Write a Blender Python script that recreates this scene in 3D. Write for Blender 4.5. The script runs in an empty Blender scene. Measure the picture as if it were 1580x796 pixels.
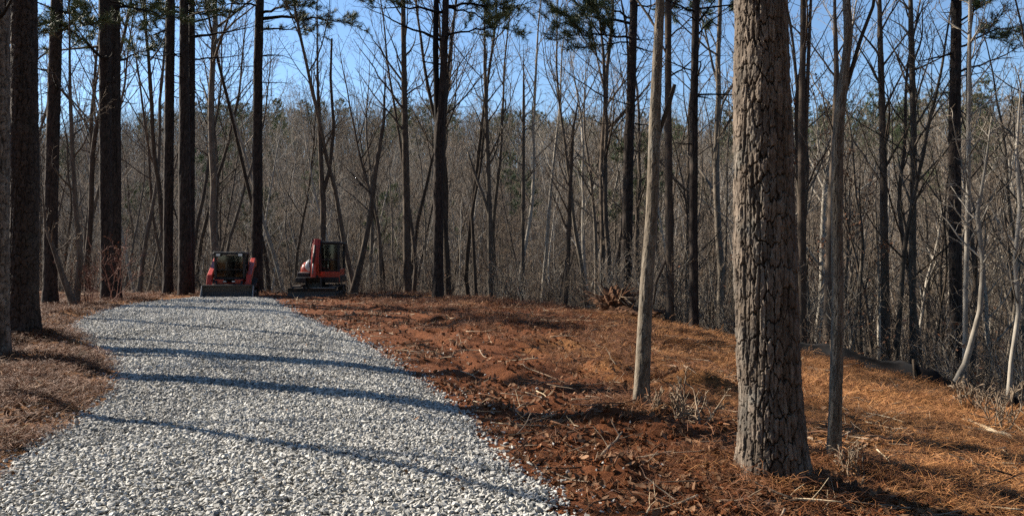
import bpy, bmesh, math, random
import numpy as np
from mathutils import Vector, Matrix, Euler

# ------------------------------------------------------------------ camera, sky, sun, exposure
S = bpy.context.scene
COL = S.collection
F = 1150.0                       # focal length in photo pixels (photo 1580 x 796)
EYE = 1.6
cam_d = bpy.data.cameras.new('camera')
cam = bpy.data.objects.new('camera', cam_d)
COL.objects.link(cam)
cam.location = (0, 0, EYE)
cam.rotation_euler = (math.radians(90), 0, 0)
cam_d.sensor_width = 36
cam_d.lens = 36 * F / 1580
cam_d.clip_start = 0.1
cam_d.clip_end = 6000
S.camera = cam

SUN_AZ = -66.0                   # degrees clockwise from the viewing direction
SUN_EL = 31.0
w = bpy.data.worlds.new('World'); S.world = w; w.use_nodes = True
nt = w.node_tree
bg = nt.nodes['Background']
sky = nt.nodes.new('ShaderNodeTexSky')
sky.sky_type = 'NISHITA'; sky.sun_disc = False
sky.sun_elevation = math.radians(SUN_EL); sky.sun_rotation = math.radians(SUN_AZ)
sky.altitude = 300; sky.air_density = 1.1; sky.dust_density = 0.0; sky.ozone_density = 4.5
nt.links.new(sky.outputs[0], bg.inputs[0])
bg.inputs[1].default_value = 0.065
sl = bpy.data.lights.new('sun', 'SUN'); sl.energy = 5.0; sl.angle = math.radians(0.53); sl.color = (1.0, 0.90, 0.76)
so = bpy.data.objects.new('sun', sl); COL.objects.link(so)
az, el = math.radians(SUN_AZ), math.radians(SUN_EL)
sd = Vector((math.sin(az) * math.cos(el), math.cos(az) * math.cos(el), math.sin(el)))
so.rotation_euler = sd.to_track_quat('Z', 'Y').to_euler()
so.location = (-20, 10, 30)
S.view_settings.view_transform = 'Standard'; S.view_settings.look = 'None'
S.view_settings.exposure = 1.5; S.view_settings.gamma = 1.0
S.render.engine = 'CYCLES'
S.cycles.max_bounces = 5; S.cycles.diffuse_bounces = 2; S.cycles.glossy_bounces = 2; S.cycles.transmission_bounces = 4
S.cycles.transparent_max_bounces = 6
S.cycles.use_denoising = False
S.cycles.sample_clamp_indirect = 4

RNG = np.random.default_rng(7)
random.seed(7)

# ------------------------------------------------------------------ small maths
def ss(a, b, x):
    t = np.clip((np.asarray(x, float) - a) / (b - a), 0, 1)
    return t * t * (3 - 2 * t)

def hsh(ix, iy, seed=0):
    n = (ix.astype(np.int64) * 374761393 + iy.astype(np.int64) * 668265263 + seed * 982451653) & 0xffffffff
    n = ((n ^ (n >> 13)) * 1274126177) & 0xffffffff
    n = (n ^ (n >> 16)) & 0xffffffff
    return n / 4294967295.0

def vn(x, y, seed=0):
    x = np.asarray(x, float); y = np.asarray(y, float)
    ix = np.floor(x); iy = np.floor(y); fx = x - ix; fy = y - iy
    fx = fx * fx * (3 - 2 * fx); fy = fy * fy * (3 - 2 * fy)
    a = hsh(ix, iy, seed); b = hsh(ix + 1, iy, seed); c = hsh(ix, iy + 1, seed); d = hsh(ix + 1, iy + 1, seed)
    return (a * (1 - fx) + b * fx) * (1 - fy) + (c * (1 - fx) + d * fx) * fy

def fbm(x, y, oct=4, seed=0):
    s = 0; a = 0.5
    for o in range(oct):
        s = s + a * (vn(x * 2 ** o, y * 2 ** o, seed + o * 17) - 0.5); a *= 0.55
    return s

CREST = np.array([(-300, 90), (-80, 48), (-30, 34), (-12, 32.5), (-6, 32), (-2, 28), (2.3, 23.2), (5.4, 19.7), (6.8, 17.2),
                  (9.2, 13.2), (10.8, 9), (12.2, 4), (14.5, -4), (22, -30), (60, -120)], float)

def polyline_sd(P, x, y):
    """distance to an open polyline, positive on its left-hand (far) side"""
    best = np.full(np.shape(x), 1e9); sign = np.ones(np.shape(x))
    for i in range(len(P) - 1):
        ax, ay = P[i]; bx, by = P[i + 1]
        dx, dy = bx - ax, by - ay
        t = np.clip(((x - ax) * dx + (y - ay) * dy) / (dx * dx + dy * dy), 0, 1)
        ex = x - (ax + t * dx); ey = y - (ay + t * dy)
        d = np.hypot(ex, ey)
        cr = dx * (y - ay) - dy * (x - ax)
        m = d < best
        best = np.where(m, d, best); sign = np.where(m, np.where(cr >= 0, 1.0, -1.0), sign)
    return best * sign

def terrain(x, y):
    x = np.asarray(x, float); y = np.asarray(y, float)
    s = polyline_sd(CREST, x, y)
    sp = 0.6 * np.log1p(np.exp(np.clip((x - 1.2) / 0.6, -30, 30)))
    z = 0.08 * ss(8, 26, y) - 0.119 * np.minimum(sp, 9.5)
    z = z - 0.26 * np.minimum(0.4 * np.log1p(np.exp(np.clip((x - 7.7) / 0.4, -30, 30))), 3)
    drop = np.interp(s, [0, 0.8, 2, 6, 15, 30, 45, 62, 90, 130, 165, 230, 400, 2500],
                     [0, -.05, -.3, -1.5, -4.3, -8.2, -9.6, -8, 2, 16, 26.5, 32, 16, -40])
    z = z + drop
    z = z + ss(25, 90, s) * 15 * fbm(x / 50, y / 90, 2, 5) - 7 * ss(25, 95, x) * ss(40, 90, s)
    z = z + 0.22 * fbm(x / 3.2, y / 3.2, 2, 9) * ss(0.5, 6, s + 6)
    return z

def at(px, py, tmin=2.5, tmax=60):
    """where the line of sight through a photo pixel meets the ground"""
    dx, dz = (px - 790) / F, (398 - py) / F
    t = np.arange(tmin, tmax, 0.01)
    h = EYE + dz * t - terrain(dx * t, t)
    k = np.argmax(h < 0)
    if h[k] >= 0: k = len(t) - 1
    return np.array([dx * t[k], t[k]])

L_EDGE = [(-75, 796), (0, 742), (62, 690), (140, 648), (178, 592), (178, 556), (122, 512), (130, 493), (205, 470), (300, 459)]
R_EDGE = [(862, 796), (800, 738), (742, 680), (690, 620), (602, 560), (530, 515), (455, 484), (432, 470), (418, 460)]
LW = [at(*p) for p in L_EDGE]; RW = [at(*p) for p in R_EDGE]
LW = [np.array((-2.6, -6)), np.array((-2.9, 0))] + LW
RW = [np.array((0.6, -6)), np.array((0.5, 0))] + RW
def smooth_line(P, n=6):
    P = np.array(P); out = []
    for i in range(len(P) - 1):
        p0 = P[max(i - 1, 0)]; p1 = P[i]; p2 = P[i + 1]; p3 = P[min(i + 2, len(P) - 1)]
        for t in np.linspace(0, 1, n, endpoint=False):
            out.append(0.5 * ((2 * p1) + (-p0 + p2) * t + (2 * p0 - 5 * p1 + 4 * p2 - p3) * t * t + (-p0 + 3 * p1 - 3 * p2 + p3) * t ** 3))
    out.append(P[-1]); return np.array(out)
DRIVE = np.vstack([smooth_line(LW), smooth_line(RW)[::-1]])

def drive_sd(x, y):
    """signed distance to the edge of the gravel drive, positive inside"""
    x = np.asarray(x, float); y = np.asarray(y, float)
    best = np.full(x.shape, 1e9); inside = np.zeros(x.shape, bool)
    n = len(DRIVE)
    for i in range(n):
        ax, ay = DRIVE[i]; bx, by = DRIVE[(i + 1) % n]
        dx, dy = bx - ax, by - ay
        t = np.clip(((x - ax) * dx + (y - ay) * dy) / (dx * dx + dy * dy + 1e-12), 0, 1)
        best = np.minimum(best, np.hypot(x - ax - t * dx, y - ay - t * dy))
        c = ((ay > y) != (by > y)) & (x < (bx - ax) * (y - ay) / (by - ay + 1e-12) + ax)
        inside ^= c
    return np.where(inside, best, -best)

BERMS = [((905, 566), (1010, 588), .16, .22), ((1010, 592), (1150, 612), .2, .24), ((700, 640), (800, 640), .10, .2),
         ((760, 585), (900, 640), .07, .22), ((880, 640), (1090, 700), .12, .3), ((900, 740), (1010, 730), .13, .22),
         ((1060, 690), (1110, 735), .12, .2), ((1310, 740), (1480, 735), .08, .25), ((480, 492), (660, 520), .07, .3)]
BW = [(at(*a), at(*b), h, wd) for a, b, h, wd in BERMS]

_o = np.argsort([p[1] for p in LW]); LIX = (np.array([LW[i][1] for i in _o]), np.array([LW[i][0] for i in _o]))
FEET = [(1.98, 5.6, .62, .10), (1.35, 7.8, .35, .05), (2.72, 6.3, .3, .05), (-8.9, 13.6, .8, .12), (-7.7, 11.0, .8, .12)]
def ground_z(x, y):
    """terrain with the drive's crown, clods, ruts and small banks"""
    x = np.asarray(x, float); y = np.asarray(y, float)
    z = terrain(x, y)
    near = 1 - ss(34, 50, np.hypot(x, y))
    d = drive_sd(x, y)
    out = 1 - ss(-0.5, -0.05, d)
    rough = 0.16 * fbm(x / 0.9, y / 0.9, 3, 31) + 0.17 * np.abs(fbm(x / 0.28, y / 0.28, 3, 57))
    right = ss(-4, 0, x - 0.0 * y)
    z = z + near * out * rough * (0.75 + 0.5 * right)
    for a, b, h, wd in BW:
        dx, dy = b - a
        t = np.clip(((x - a[0]) * dx + (y - a[1]) * dy) / (dx * dx + dy * dy), 0, 1)
        e = np.hypot(x - a[0] - t * dx, y - a[1] - t * dy) + 0.25 * fbm(x / .4, y / .4, 2, 3)
        z = z + out * h * np.exp(-(e / wd) ** 2) * np.sin(t * math.pi) ** .7
    # low bank of raked straw left of the drive
    lb = np.exp(-((-d - 0.7) / 0.5) ** 2) * (x < np.interp(y, LIX[0], LIX[1]) + .3) * (1 - ss(20, 26, y))
    z = z + 0.12 * lb
    # ruts of the machines' tracks along the right of the gravel
    rr_ = ss(-6, -4, x) * ss(7, 9, y) * (1 - ss(23, 26, y)) * (x > np.interp(y, LIX[0], LIX[1]) + .6)
    for d0 in (1.15, 2.45, 3.3):
        wob = .18 * np.sin(y * .7 + d0 * 3) + .25 * fbm(y / 2 + x * 0, d0 + x * 0, 2, 41)
        g_ = np.exp(-((-d - d0 - wob) / .17) ** 4)
        z = z - rr_ * g_ * (.05 + .012 * np.sin((y + .4 * x) * 52)) + rr_ * .03 * np.exp(-((-d - d0 - wob - .28) / .09) ** 2)
    for fx, fy, fr, fh in FEET:
        z = z + fh * np.exp(-((x - fx) ** 2 + (y - fy) ** 2) / fr ** 2)
    # crown of the drive
    z = z + 0.05 * ss(-0.05, 0.9, d)
    return z

def gz(x, y): return float(ground_z(np.array([float(x)]), np.array([float(y)]))[0])

# ------------------------------------------------------------------ materials
def mat(name, rough=0.8, spec=0.3):
    m = bpy.data.materials.new(name); m.use_nodes = True
    b = m.node_tree.nodes['Principled BSDF']
    b.inputs['Roughness'].default_value = rough
    b.inputs['Specular IOR Level'].default_value = spec
    return m, m.node_tree, b

def N(t, typ, **kw):
    n = t.nodes.new(typ)
    for k, v in kw.items():
        if k in n.inputs.keys(): n.inputs[k].default_value = v
        else: setattr(n, k, v)
    return n

def ramp(t, stops):
    r = t.nodes.new('ShaderNodeValToRGB')
    e = r.color_ramp.elements
    while len(e) < len(stops): e.new(0.5)
    for el_, (p, c) in zip(e, stops): el_.position = p; el_.color = (*c, 1)
    return r

def mixc(t, fac, a, b, mode='MIX'):
    m = t.nodes.new('ShaderNodeMix'); m.data_type = 'RGBA'; m.blend_type = mode
    for s_, v in ((0, fac), (6, a), (7, b)):
        if hasattr(v, 'links'): t.links.new(v, m.inputs[s_])
        elif isinstance(v, tuple): m.inputs[s_].default_value = (*v, 1)
        else: m.inputs[s_].default_value = v
    return m.outputs[2]

def bump(t, b, h, strength, dist):
    n = t.nodes.new('ShaderNodeBump'); n.inputs['Strength'].default_value = strength; n.inputs['Distance'].default_value = dist
    t.links.new(h, n.inputs['Height']); t.links.new(n.outputs[0], b.inputs['Normal'])

def varied(name, c1, c2, scale=6, rough=0.85, spec=0.2, rand=0.35, stretch=1.0, bmp=0.0):
    """a noise-mottled material whose brightness also differs from one object to the next"""
    m, t, b = mat(name, rough, spec)
    tc = N(t, 'ShaderNodeTexCoord'); mp = N(t, 'ShaderNodeMapping')
    mp.inputs['Scale'].default_value = (scale, scale, scale * stretch)
    t.links.new(tc.outputs['Object'], mp.inputs[0])
    n = N(t, 'ShaderNodeTexNoise', Scale=1.0, Detail=5.0, Roughness=0.65)
    t.links.new(mp.outputs[0], n.inputs['Vector'])
    r = ramp(t, [(0.3, c1), (0.7, c2)]); t.links.new(n.outputs[0], r.inputs[0])
    oi = N(t, 'ShaderNodeObjectInfo')
    mr = N(t, 'ShaderNodeMapRange'); mr.inputs[3].default_value = 1 - rand; mr.inputs[4].default_value = 1 + rand
    t.links.new(oi.outputs['Random'], mr.inputs[0])
    vm = N(t, 'ShaderNodeVectorMath', operation='SCALE')
    t.links.new(r.outputs[0], vm.inputs[0]); t.links.new(mr.outputs[0], vm.inputs['Scale'])
    t.links.new(vm.outputs[0], b.inputs['Base Color'])
    if bmp: bump(t, b, n.outputs[0], bmp, 0.02)
    return m

def paint(name, c, rough=0.4, spec=0.5, dirt=0.25):
    m, t, b = mat(name, rough, spec)
    tc = N(t, 'ShaderNodeTexCoord')
    n = N(t, 'ShaderNodeTexNoise', Scale=5.0, Detail=8.0, Roughness=0.7)
    t.links.new(tc.outputs['Object'], n.inputs['Vector'])
    r = ramp(t, [(0.48, c), (0.8, tuple(v * (1 - dirt) + d * dirt for v, d in zip(c, (0.16, 0.09, 0.05))))])
    t.links.new(n.outputs[0], r.inputs[0]); t.links.new(r.outputs[0], b.inputs['Base Color'])
    r2 = ramp(t, [(0.4, (rough,) * 3), (0.75, (min(1, rough + .35),) * 3)])
    t.links.new(n.outputs[0], r2.inputs[0]); t.links.new(r2.outputs[0], b.inputs['Roughness'])
    return m

def bark_mat(name, low, high, furrow):
    m, t, b = mat(name, 0.9, 0.15)
    tc = N(t, 'ShaderNodeTexCoord')
    mp = N(t, 'ShaderNodeMapping'); mp.inputs['Scale'].default_value = (14, 14, 4)
    t.links.new(tc.outputs['Object'], mp.inputs[0])
    n = N(t, 'ShaderNodeTexNoise', Scale=1.0, Detail=8.0, Roughness=0.7); t.links.new(mp.outputs[0], n.inputs['Vector'])
    r = ramp(t, [(0.3, low), (0.68, high)]); t.links.new(n.outputs[0], r.inputs[0])
    at_ = N(t, 'ShaderNodeAttribute', attribute_name='plate')
    n3 = N(t, 'ShaderNodeTexNoise', Scale=3.2, Detail=6.0, Roughness=0.7); t.links.new(tc.outputs['Object'], n3.inputs['Vector'])
    lr = ramp(t, [(0.5, (0, 0, 0)), (0.72, (.75, .75, .75))]); t.links.new(n3.outputs[0], lr.inputs[0])
    grey = tuple(.9 * (high[0] + high[1] + high[2]) / 3 * k for k in (1.0, 1.0, .9))
    wc = mixc(t, lr.outputs[0], r.outputs[0], grey)
    c = mixc(t, at_.outputs['Fac'], furrow, wc)
    t.links.new(c, b.inputs['Base Color'])
    n2 = N(t, 'ShaderNodeTexNoise', Scale=90.0, Detail=4.0); t.links.new(tc.outputs['Object'], n2.inputs['Vector'])
    bump(t, b, n2.outputs[0], 0.5, 0.01)
    return m

M = {}
M['pine_bark'] = bark_mat('pine_bark', (0.062, 0.047, 0.037), (0.225, 0.18, 0.14), (0.016, 0.012, 0.009))
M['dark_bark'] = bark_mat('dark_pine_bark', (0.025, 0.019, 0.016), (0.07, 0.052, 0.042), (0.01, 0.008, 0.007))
M['slim_bark'] = bark_mat('slim_grey_bark', (0.10, 0.082, 0.062), (0.27, 0.225, 0.17), (0.05, 0.04, 0.03))
M['grey_bark'] = varied('grey_bark', (0.05, 0.042, 0.034), (0.145, 0.122, 0.096), 9, 0.9, 0.1, 0.35, 0.35, 0.5)
M['brown_bark'] = varied('brown_bark', (0.035, 0.028, 0.022), (0.105, 0.082, 0.063), 9, 0.9, 0.1, 0.35, 0.35, 0.5)
M['pale_bark'] = varied('pale_bark', (0.15, 0.13, 0.105), (0.36, 0.325, 0.27), 7, 0.85, 0.15, 0.25, 0.5, 0.3)
M['twig'] = varied('twig_bark', (0.105, 0.079, 0.057), (0.28, 0.215, 0.156), 3, 0.85, 0.2, 0.4)
M['red_twig'] = varied('red_twig', (0.10, 0.04, 0.028), (0.19, 0.085, 0.06), 3, 0.8, 0.2, 0.2)
M['rust_leaf'] = varied('rust_leaf', (0.11, 0.045, 0.025), (0.22, 0.11, 0.06), 6, 0.8, 0.2, 0.3)

def needle_mat(name, c1, c2):
    m = varied(name, c1, c2, 1.2, 0.6, 0.3, 0.25)
    return m
M['needle'] = needle_mat('pine_needles', (0.045, 0.07, 0.026), (0.12, 0.15, 0.06))

# ------------------------------------------------------------------ mesh building
class MB:
    def __init__(s): s.v = []; s.q = []; s.t = []; s.qm = []; s.tm = []; s.n = 0; s.attr = []
    def add(s, v, quads=None, tris=None, m=0, attr=None):
        v = np.asarray(v, np.float32)
        if quads is not None and len(quads):
            s.q.append(np.asarray(quads, np.int64) + s.n); s.qm.append(np.full(len(quads), m, np.int32))
        if tris is not None and len(tris):
            s.t.append(np.asarray(tris, np.int64) + s.n); s.tm.append(np.full(len(tris), m, np.int32))
        s.attr.append(np.full(len(v), 1.0, np.float32) if attr is None else np.asarray(attr, np.float32))
        s.v.append(v); s.n += len(v)
    def mesh(s, name, mats, smooth=True, attr_name=None):
        v = np.vstack(s.v)
        q = np.vstack(s.q) if s.q else np.zeros((0, 4), np.int64)
        t = np.vstack(s.t) if s.t else np.zeros((0, 3), np.int64)
        me = bpy.data.meshes.new(name)
        me.vertices.add(len(v)); me.vertices.foreach_set('co', v.ravel())
        me.loops.add(q.size + t.size); me.polygons.add(len(q) + len(t))
        me.loops.foreach_set('vertex_index', np.concatenate([q.ravel(), t.ravel()]).astype(np.int32))
        st = np.concatenate([np.arange(len(q)) * 4, len(q) * 4 + np.arange(len(t)) * 3]).astype(np.int32)
        me.polygons.foreach_set('loop_start', st)
        for mm in mats: me.materials.append(M[mm] if isinstance(mm, str) else mm)
        mi = np.concatenate(s.qm + s.tm) if (s.qm or s.tm) else np.zeros(0, np.int32)
        me.polygons.foreach_set('material_index', mi)
        me.polygons.foreach_set('use_smooth', np.full(len(mi), smooth))
        if attr_name:
            a = me.attributes.new(attr_name, 'FLOAT', 'POINT'); a.data.foreach_set('value', np.concatenate(s.attr))
        me.update(calc_edges=True); me.validate()
        return me

def frames(P):
    T = np.gradient(P, axis=0); T /= np.linalg.norm(T, axis=1)[:, None] + 1e-9
    m = np.abs(T.mean(0)); ref = np.zeros(3); ref[int(np.argmin(m))] = 1
    A = ref - (T @ ref)[:, None] * T; A /= np.linalg.norm(A, axis=1)[:, None] + 1e-9
    return T, A, np.cross(T, A)

def tube(mb, P, R, k=6, m=0, cap=False, amp=None, attr=None):
    P = np.asarray(P, float); R = np.asarray(R, float)
    T, A, B = frames(P); n = len(P)
    th = np.arange(k) * 2 * math.pi / k
    rr = R[:, None] * np.ones(k) if amp is None else R[:, None] + amp
    V = P[:, None] + rr[..., None] * (np.cos(th)[None, :, None] * A[:, None] + np.sin(th)[None, :, None] * B[:, None])
    i = np.arange(n - 1)[:, None] * k; j = np.arange(k)[None]; j2 = (j + 1) % k
    q = np.stack([i + j, i + j2, i + k + j2, i + k + j], -1).reshape(-1, 4)
    v = V.reshape(-1, 3); a = None if attr is None else np.asarray(attr).ravel()
    if cap:
        v = np.vstack([v, P[:1], P[-1:]]); b = n * k
        jj = np.arange(k); t = np.concatenate([np.stack([np.full(k, b), (jj + 1) % k, jj], -1),
                                               np.stack([np.full(k, b + 1), (n - 1) * k + jj, (n - 1) * k + (jj + 1) % k], -1)])
        if a is not None: a = np.append(a, [1, 1])
        mb.add(v, q, t, m, a)
    else: mb.add(v, q, None, m, a)

def link(name, me, parent=None, loc=None):
    o = bpy.data.objects.new(name, me); COL.objects.link(o)
    if parent is not None: o.parent = parent
    if loc is not None: o.location = loc
    return o

def tag(o, label, cat, group=None, kind=None):
    if label: o['label'] = label
    if cat: o['category'] = cat
    if group: o['group'] = group
    if kind: o['kind'] = kind
    return o

def thing(name, label, cat, loc=(0, 0, 0), rz=0, group=None):
    o = bpy.data.objects.new(name, None); COL.objects.link(o)
    o.location = loc; o.rotation_euler = (0, 0, rz); o.empty_display_size = 0.2
    return tag(o, label, cat, group)

def copy_tree(o, parent=None):
    c = o.copy(); COL.objects.link(c)
    if parent is not None: c.parent = parent
    for ch in list(o.children): copy_tree(ch, c)
    return c

def scatter(name, protos, P, rot, scl, label, cat, kind='stuff', idx=None, parent=None):
    """one object whose points carry instances of the prototype meshes"""
    c = bpy.data.collections.new(name + '_source')
    for i, me in enumerate(protos):
        c.objects.link(bpy.data.objects.new('%s_source_%02d' % (name, i), me))
    me = bpy.data.meshes.new(name); n = len(P)
    me.vertices.add(n); me.vertices.foreach_set('co', np.asarray(P, np.float32).ravel())
    a = me.attributes.new('rot', 'FLOAT_VECTOR', 'POINT'); a.data.foreach_set('vector', np.asarray(rot, np.float32).ravel())
    sc = np.asarray(scl, np.float32)
    if sc.ndim == 1: sc = np.repeat(sc[:, None], 3, 1)
    a = me.attributes.new('scl', 'FLOAT_VECTOR', 'POINT'); a.data.foreach_set('vector', sc.ravel())
    if idx is None: idx = RNG.integers(0, len(protos), n)
    a = me.attributes.new('idx', 'INT', 'POINT'); a.data.foreach_set('value', np.asarray(idx, np.int32))
    o = link(name, me, parent)
    g = bpy.data.node_groups.new(name + '_nodes', 'GeometryNodeTree')
    g.interface.new_socket('Geometry', in_out='INPUT', socket_type='NodeSocketGeometry')
    g.interface.new_socket('Geometry', in_out='OUTPUT', socket_type='NodeSocketGeometry')
    gi = g.nodes.new('NodeGroupInput'); go = g.nodes.new('NodeGroupOutput')
    ip = g.nodes.new('GeometryNodeInstanceOnPoints'); ci = g.nodes.new('GeometryNodeCollectionInfo')
    ci.inputs['Collection'].default_value = c; ci.inputs['Separate Children'].default_value = True; ci.inputs['Reset Children'].default_value = True
    ip.inputs['Pick Instance'].default_value = True
    def na(nm, dt):
        x = g.nodes.new('GeometryNodeInputNamedAttribute'); x.data_type = dt; x.inputs['Name'].default_value = nm; return x.outputs['Attribute']
    g.links.new(gi.outputs[0], ip.inputs['Points']); g.links.new(ci.outputs[0], ip.inputs['Instance'])
    g.links.new(na('idx', 'INT'), ip.inputs['Instance Index'])
    g.links.new(na('rot', 'FLOAT_VECTOR'), ip.inputs['Rotation']); g.links.new(na('scl', 'FLOAT_VECTOR'), ip.inputs['Scale'])
    g.links.new(ip.outputs[0], go.inputs[0])
    md = o.modifiers.new('scatter', 'NODES'); md.node_group = g
    if label: tag(o, label, cat)
    o['kind'] = kind
    return o

#%%GROUND
# ------------------------------------------------------------------ ground, drive, gravel
def build_ground():
    xs = np.concatenate([-np.cumsum(0.07 * 1.075 ** np.arange(105))[::-1] - 13, np.arange(-13, 13.001, 0.055), 13 + np.cumsum(0.07 * 1.075 ** np.arange(105))])
    ys = [3.2]
    while ys[-1] < 36: ys.append(ys[-1] + max(0.035, 0.0075 * ys[-1]))
    st = 0.3
    while ys[-1] < 2600: ys.append(ys[-1] + st); st *= 1.055
    yb = 3.2 - np.cumsum(0.05 * 1.12 ** np.arange(70))
    ys = np.concatenate([yb[::-1], ys])
    X, Y = np.meshgrid(xs, ys)
    Z = ground_z(X, Y)
    d = drive_sd(X, Y)
    Z = Z - 0.045 * ss(0.02, 0.25, d)
    ny, nx = X.shape
    i = np.arange(ny - 1)[:, None] * nx + np.arange(nx - 1)[None]
    q = np.stack([i, i + 1, i + nx + 1, i + nx], -1).reshape(-1, 4)
    s = polyline_sd(CREST, X, Y)
    # 0 = bare red clay beside the drive, 1 = straw and leaf litter
    clay = np.exp(-np.maximum(0, (-d - 1.6)) / 1.6) * (X > np.interp(Y, LIX[0], LIX[1]) + .6) + 0.9 * ss(12, 20, Y) * ss(-8, -5, X) * (1 - ss(3, 7, X)) * (s < 0)
    straw = 1 - np.clip(clay, 0, 1) + ss(1.0, 7, s)
    mb = MB(); mb.add(np.stack([X, Y, Z], -1).reshape(-1, 3), q, None, 0, straw.ravel())
    m, t, b = mat('forest_floor', 0.95, 0.1)
    tc = N(t, 'ShaderNodeTexCoord'); av = N(t, 'ShaderNodeAttribute', attribute_name='straw')
    n1 = N(t, 'ShaderNodeTexNoise', Scale=1.7, Detail=7.0, Roughness=0.7); t.links.new(tc.outputs['Object'], n1.inputs['Vector'])
    n2 = N(t, 'ShaderNodeTexNoise', Scale=26.0, Detail=6.0, Roughness=0.75); t.links.new(tc.outputs['Object'], n2.inputs['Vector'])
    n3 = N(t, 'ShaderNodeTexNoise', Scale=7.0, Detail=4.0, Roughness=0.6); t.links.new(tc.outputs['Object'], n3.inputs['Vector'])
    clayc = ramp(t, [(0.3, (0.055, 0.017, 0.007)), (0.52, (0.16, 0.056, 0.021)), (0.72, (0.28, 0.115, 0.046))]); t.links.new(n2.outputs[0], clayc.inputs[0])
    clay2 = mixc(t, n3.outputs[0], clayc.outputs[0], (0.10, 0.036, 0.016))
    strawc = ramp(t, [(0.3, (0.055, 0.023, 0.009)), (0.5, (0.19, 0.085, 0.032)), (0.7, (0.36, 0.185, 0.075))]); t.links.new(n2.outputs[0], strawc.inputs[0])
    ad = N(t, 'ShaderNodeMath', operation='ADD'); t.links.new(av.outputs['Fac'], ad.inputs[0]); t.links.new(n1.outputs[0], ad.inputs[1])
    mr = N(t, 'ShaderNodeMapRange'); mr.inputs[1].default_value = 0.85; mr.inputs[2].default_value = 1.15; t.links.new(ad.outputs[0], mr.inputs[0])
    c = mixc(t, mr.outputs[0], clay2, strawc.outputs[0])
    leafc = ramp(t, [(0.3, (0.045, 0.03, 0.019)), (0.55, (0.115, 0.077, 0.048)), (0.75, (0.19, 0.135, 0.088))]); t.links.new(n2.outputs[0], leafc.inputs[0])
    mr2 = N(t, 'ShaderNodeMapRange'); mr2.inputs[1].default_value = 1.1; mr2.inputs[2].default_value = 1.9; t.links.new(av.outputs['Fac'], mr2.inputs[0])
    c = mixc(t, mr2.outputs[0], c, leafc.outputs[0])
    t.links.new(c, b.inputs['Base Color'])
    bump(t, b, n2.outputs[0], 1.0, 0.05)
    o = link('ground', mb.mesh('ground', [m], True, 'straw')); o['kind'] = 'structure'

def build_drive():
    xs = np.arange(-13, 3.6, 0.07); ys = []
    y = -6.0
    while y < 31: ys.append(y); y += max(0.07, 0.008 * y)
    X, Y = np.meshgrid(xs, ys)
    d = drive_sd(X, Y) + 0.25 * fbm(X / 0.5, Y / 0.5, 3, 77)
    Z = ground_z(X, Y) + 0.004 - 0.06 * (1 - ss(-0.15, 0.12, d)) + 0.03 * fbm(X / .8, Y / .8, 2, 2)
    ny, nx = X.shape
    ok = d > -0.12
    i = (np.arange(ny - 1)[:, None] * nx + np.arange(nx - 1)[None])
    okq = ok[:-1, :-1] & ok[1:, :-1] & ok[:-1, 1:] & ok[1:, 1:]
    q = np.stack([i, i + 1, i + nx + 1, i + nx], -1)[okq]
    used = np.unique(q); re = np.full(nx * ny, -1); re[used] = np.arange(len(used))
    mb = MB(); mb.add(np.stack([X, Y, Z], -1).reshape(-1, 3)[used], re[q], None, 0)
    m, t, b = mat('gravel_bed', 0.9, 0.2)
    tc = N(t, 'ShaderNodeTexCoord')
    vo = N(t, 'ShaderNodeTexVoronoi', Scale=24.0); t.links.new(tc.outputs['Object'], vo.inputs['Vector'])
    hs = N(t, 'ShaderNodeSeparateColor'); t.links.new(vo.outputs['Color'], hs.inputs[0])
    r = ramp(t, [(0.0, (0.10, 0.095, 0.085)), (1.0, (0.34, 0.33, 0.30))]); t.links.new(hs.outputs[0], r.inputs[0])
    t.links.new(r.outputs[0], b.inputs['Base Color'])
    bump(t, b, vo.outputs['Distance'], 1.0, 0.02)
    o = link('driveway', mb.mesh('driveway', [m], True)); o['kind'] = 'structure'

def stone_mesh(name, seed, flat, mm, n=11):
    r = np.random.default_rng(seed)
    p = r.normal(size=(n, 3)); p /= np.linalg.norm(p, axis=1)[:, None]
    p *= r.uniform(0.8, 1.1, (n, 1)); p *= np.array([1.0, r.uniform(.55, .85), flat])
    bm = bmesh.new()
    for c in p: bm.verts.new(c)
    res = bmesh.ops.convex_hull(bm, input=bm.verts)
    bmesh.ops.delete(bm, geom=[v for v in bm.verts if not v.link_faces], context='VERTS')
    me = bpy.data.meshes.new(name); bm.to_mesh(me); bm.free(); me.materials.append(mm)
    return me

def stone_mat(name, c1, c2):
    m = varied(name, c1, c2, 1.5, 0.8, 0.3, 0.3)
    return m

STONE = [stone_mat('pale_stone', (0.30, 0.292, 0.268), (0.45, 0.44, 0.408)), stone_mat('grey_stone', (0.19, 0.185, 0.17), (0.32, 0.31, 0.285)),
         stone_mat('blue_grey_stone', (0.10, 0.10, 0.097), (0.22, 0.218, 0.21))]
STONES = [stone_mesh('gravel_stone', 100 + i, [.45, .6, .38, .7][i % 4], STONE[[0, 0, 1, 0, 1, 2][i % 6]]) for i in range(12)]

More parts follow.
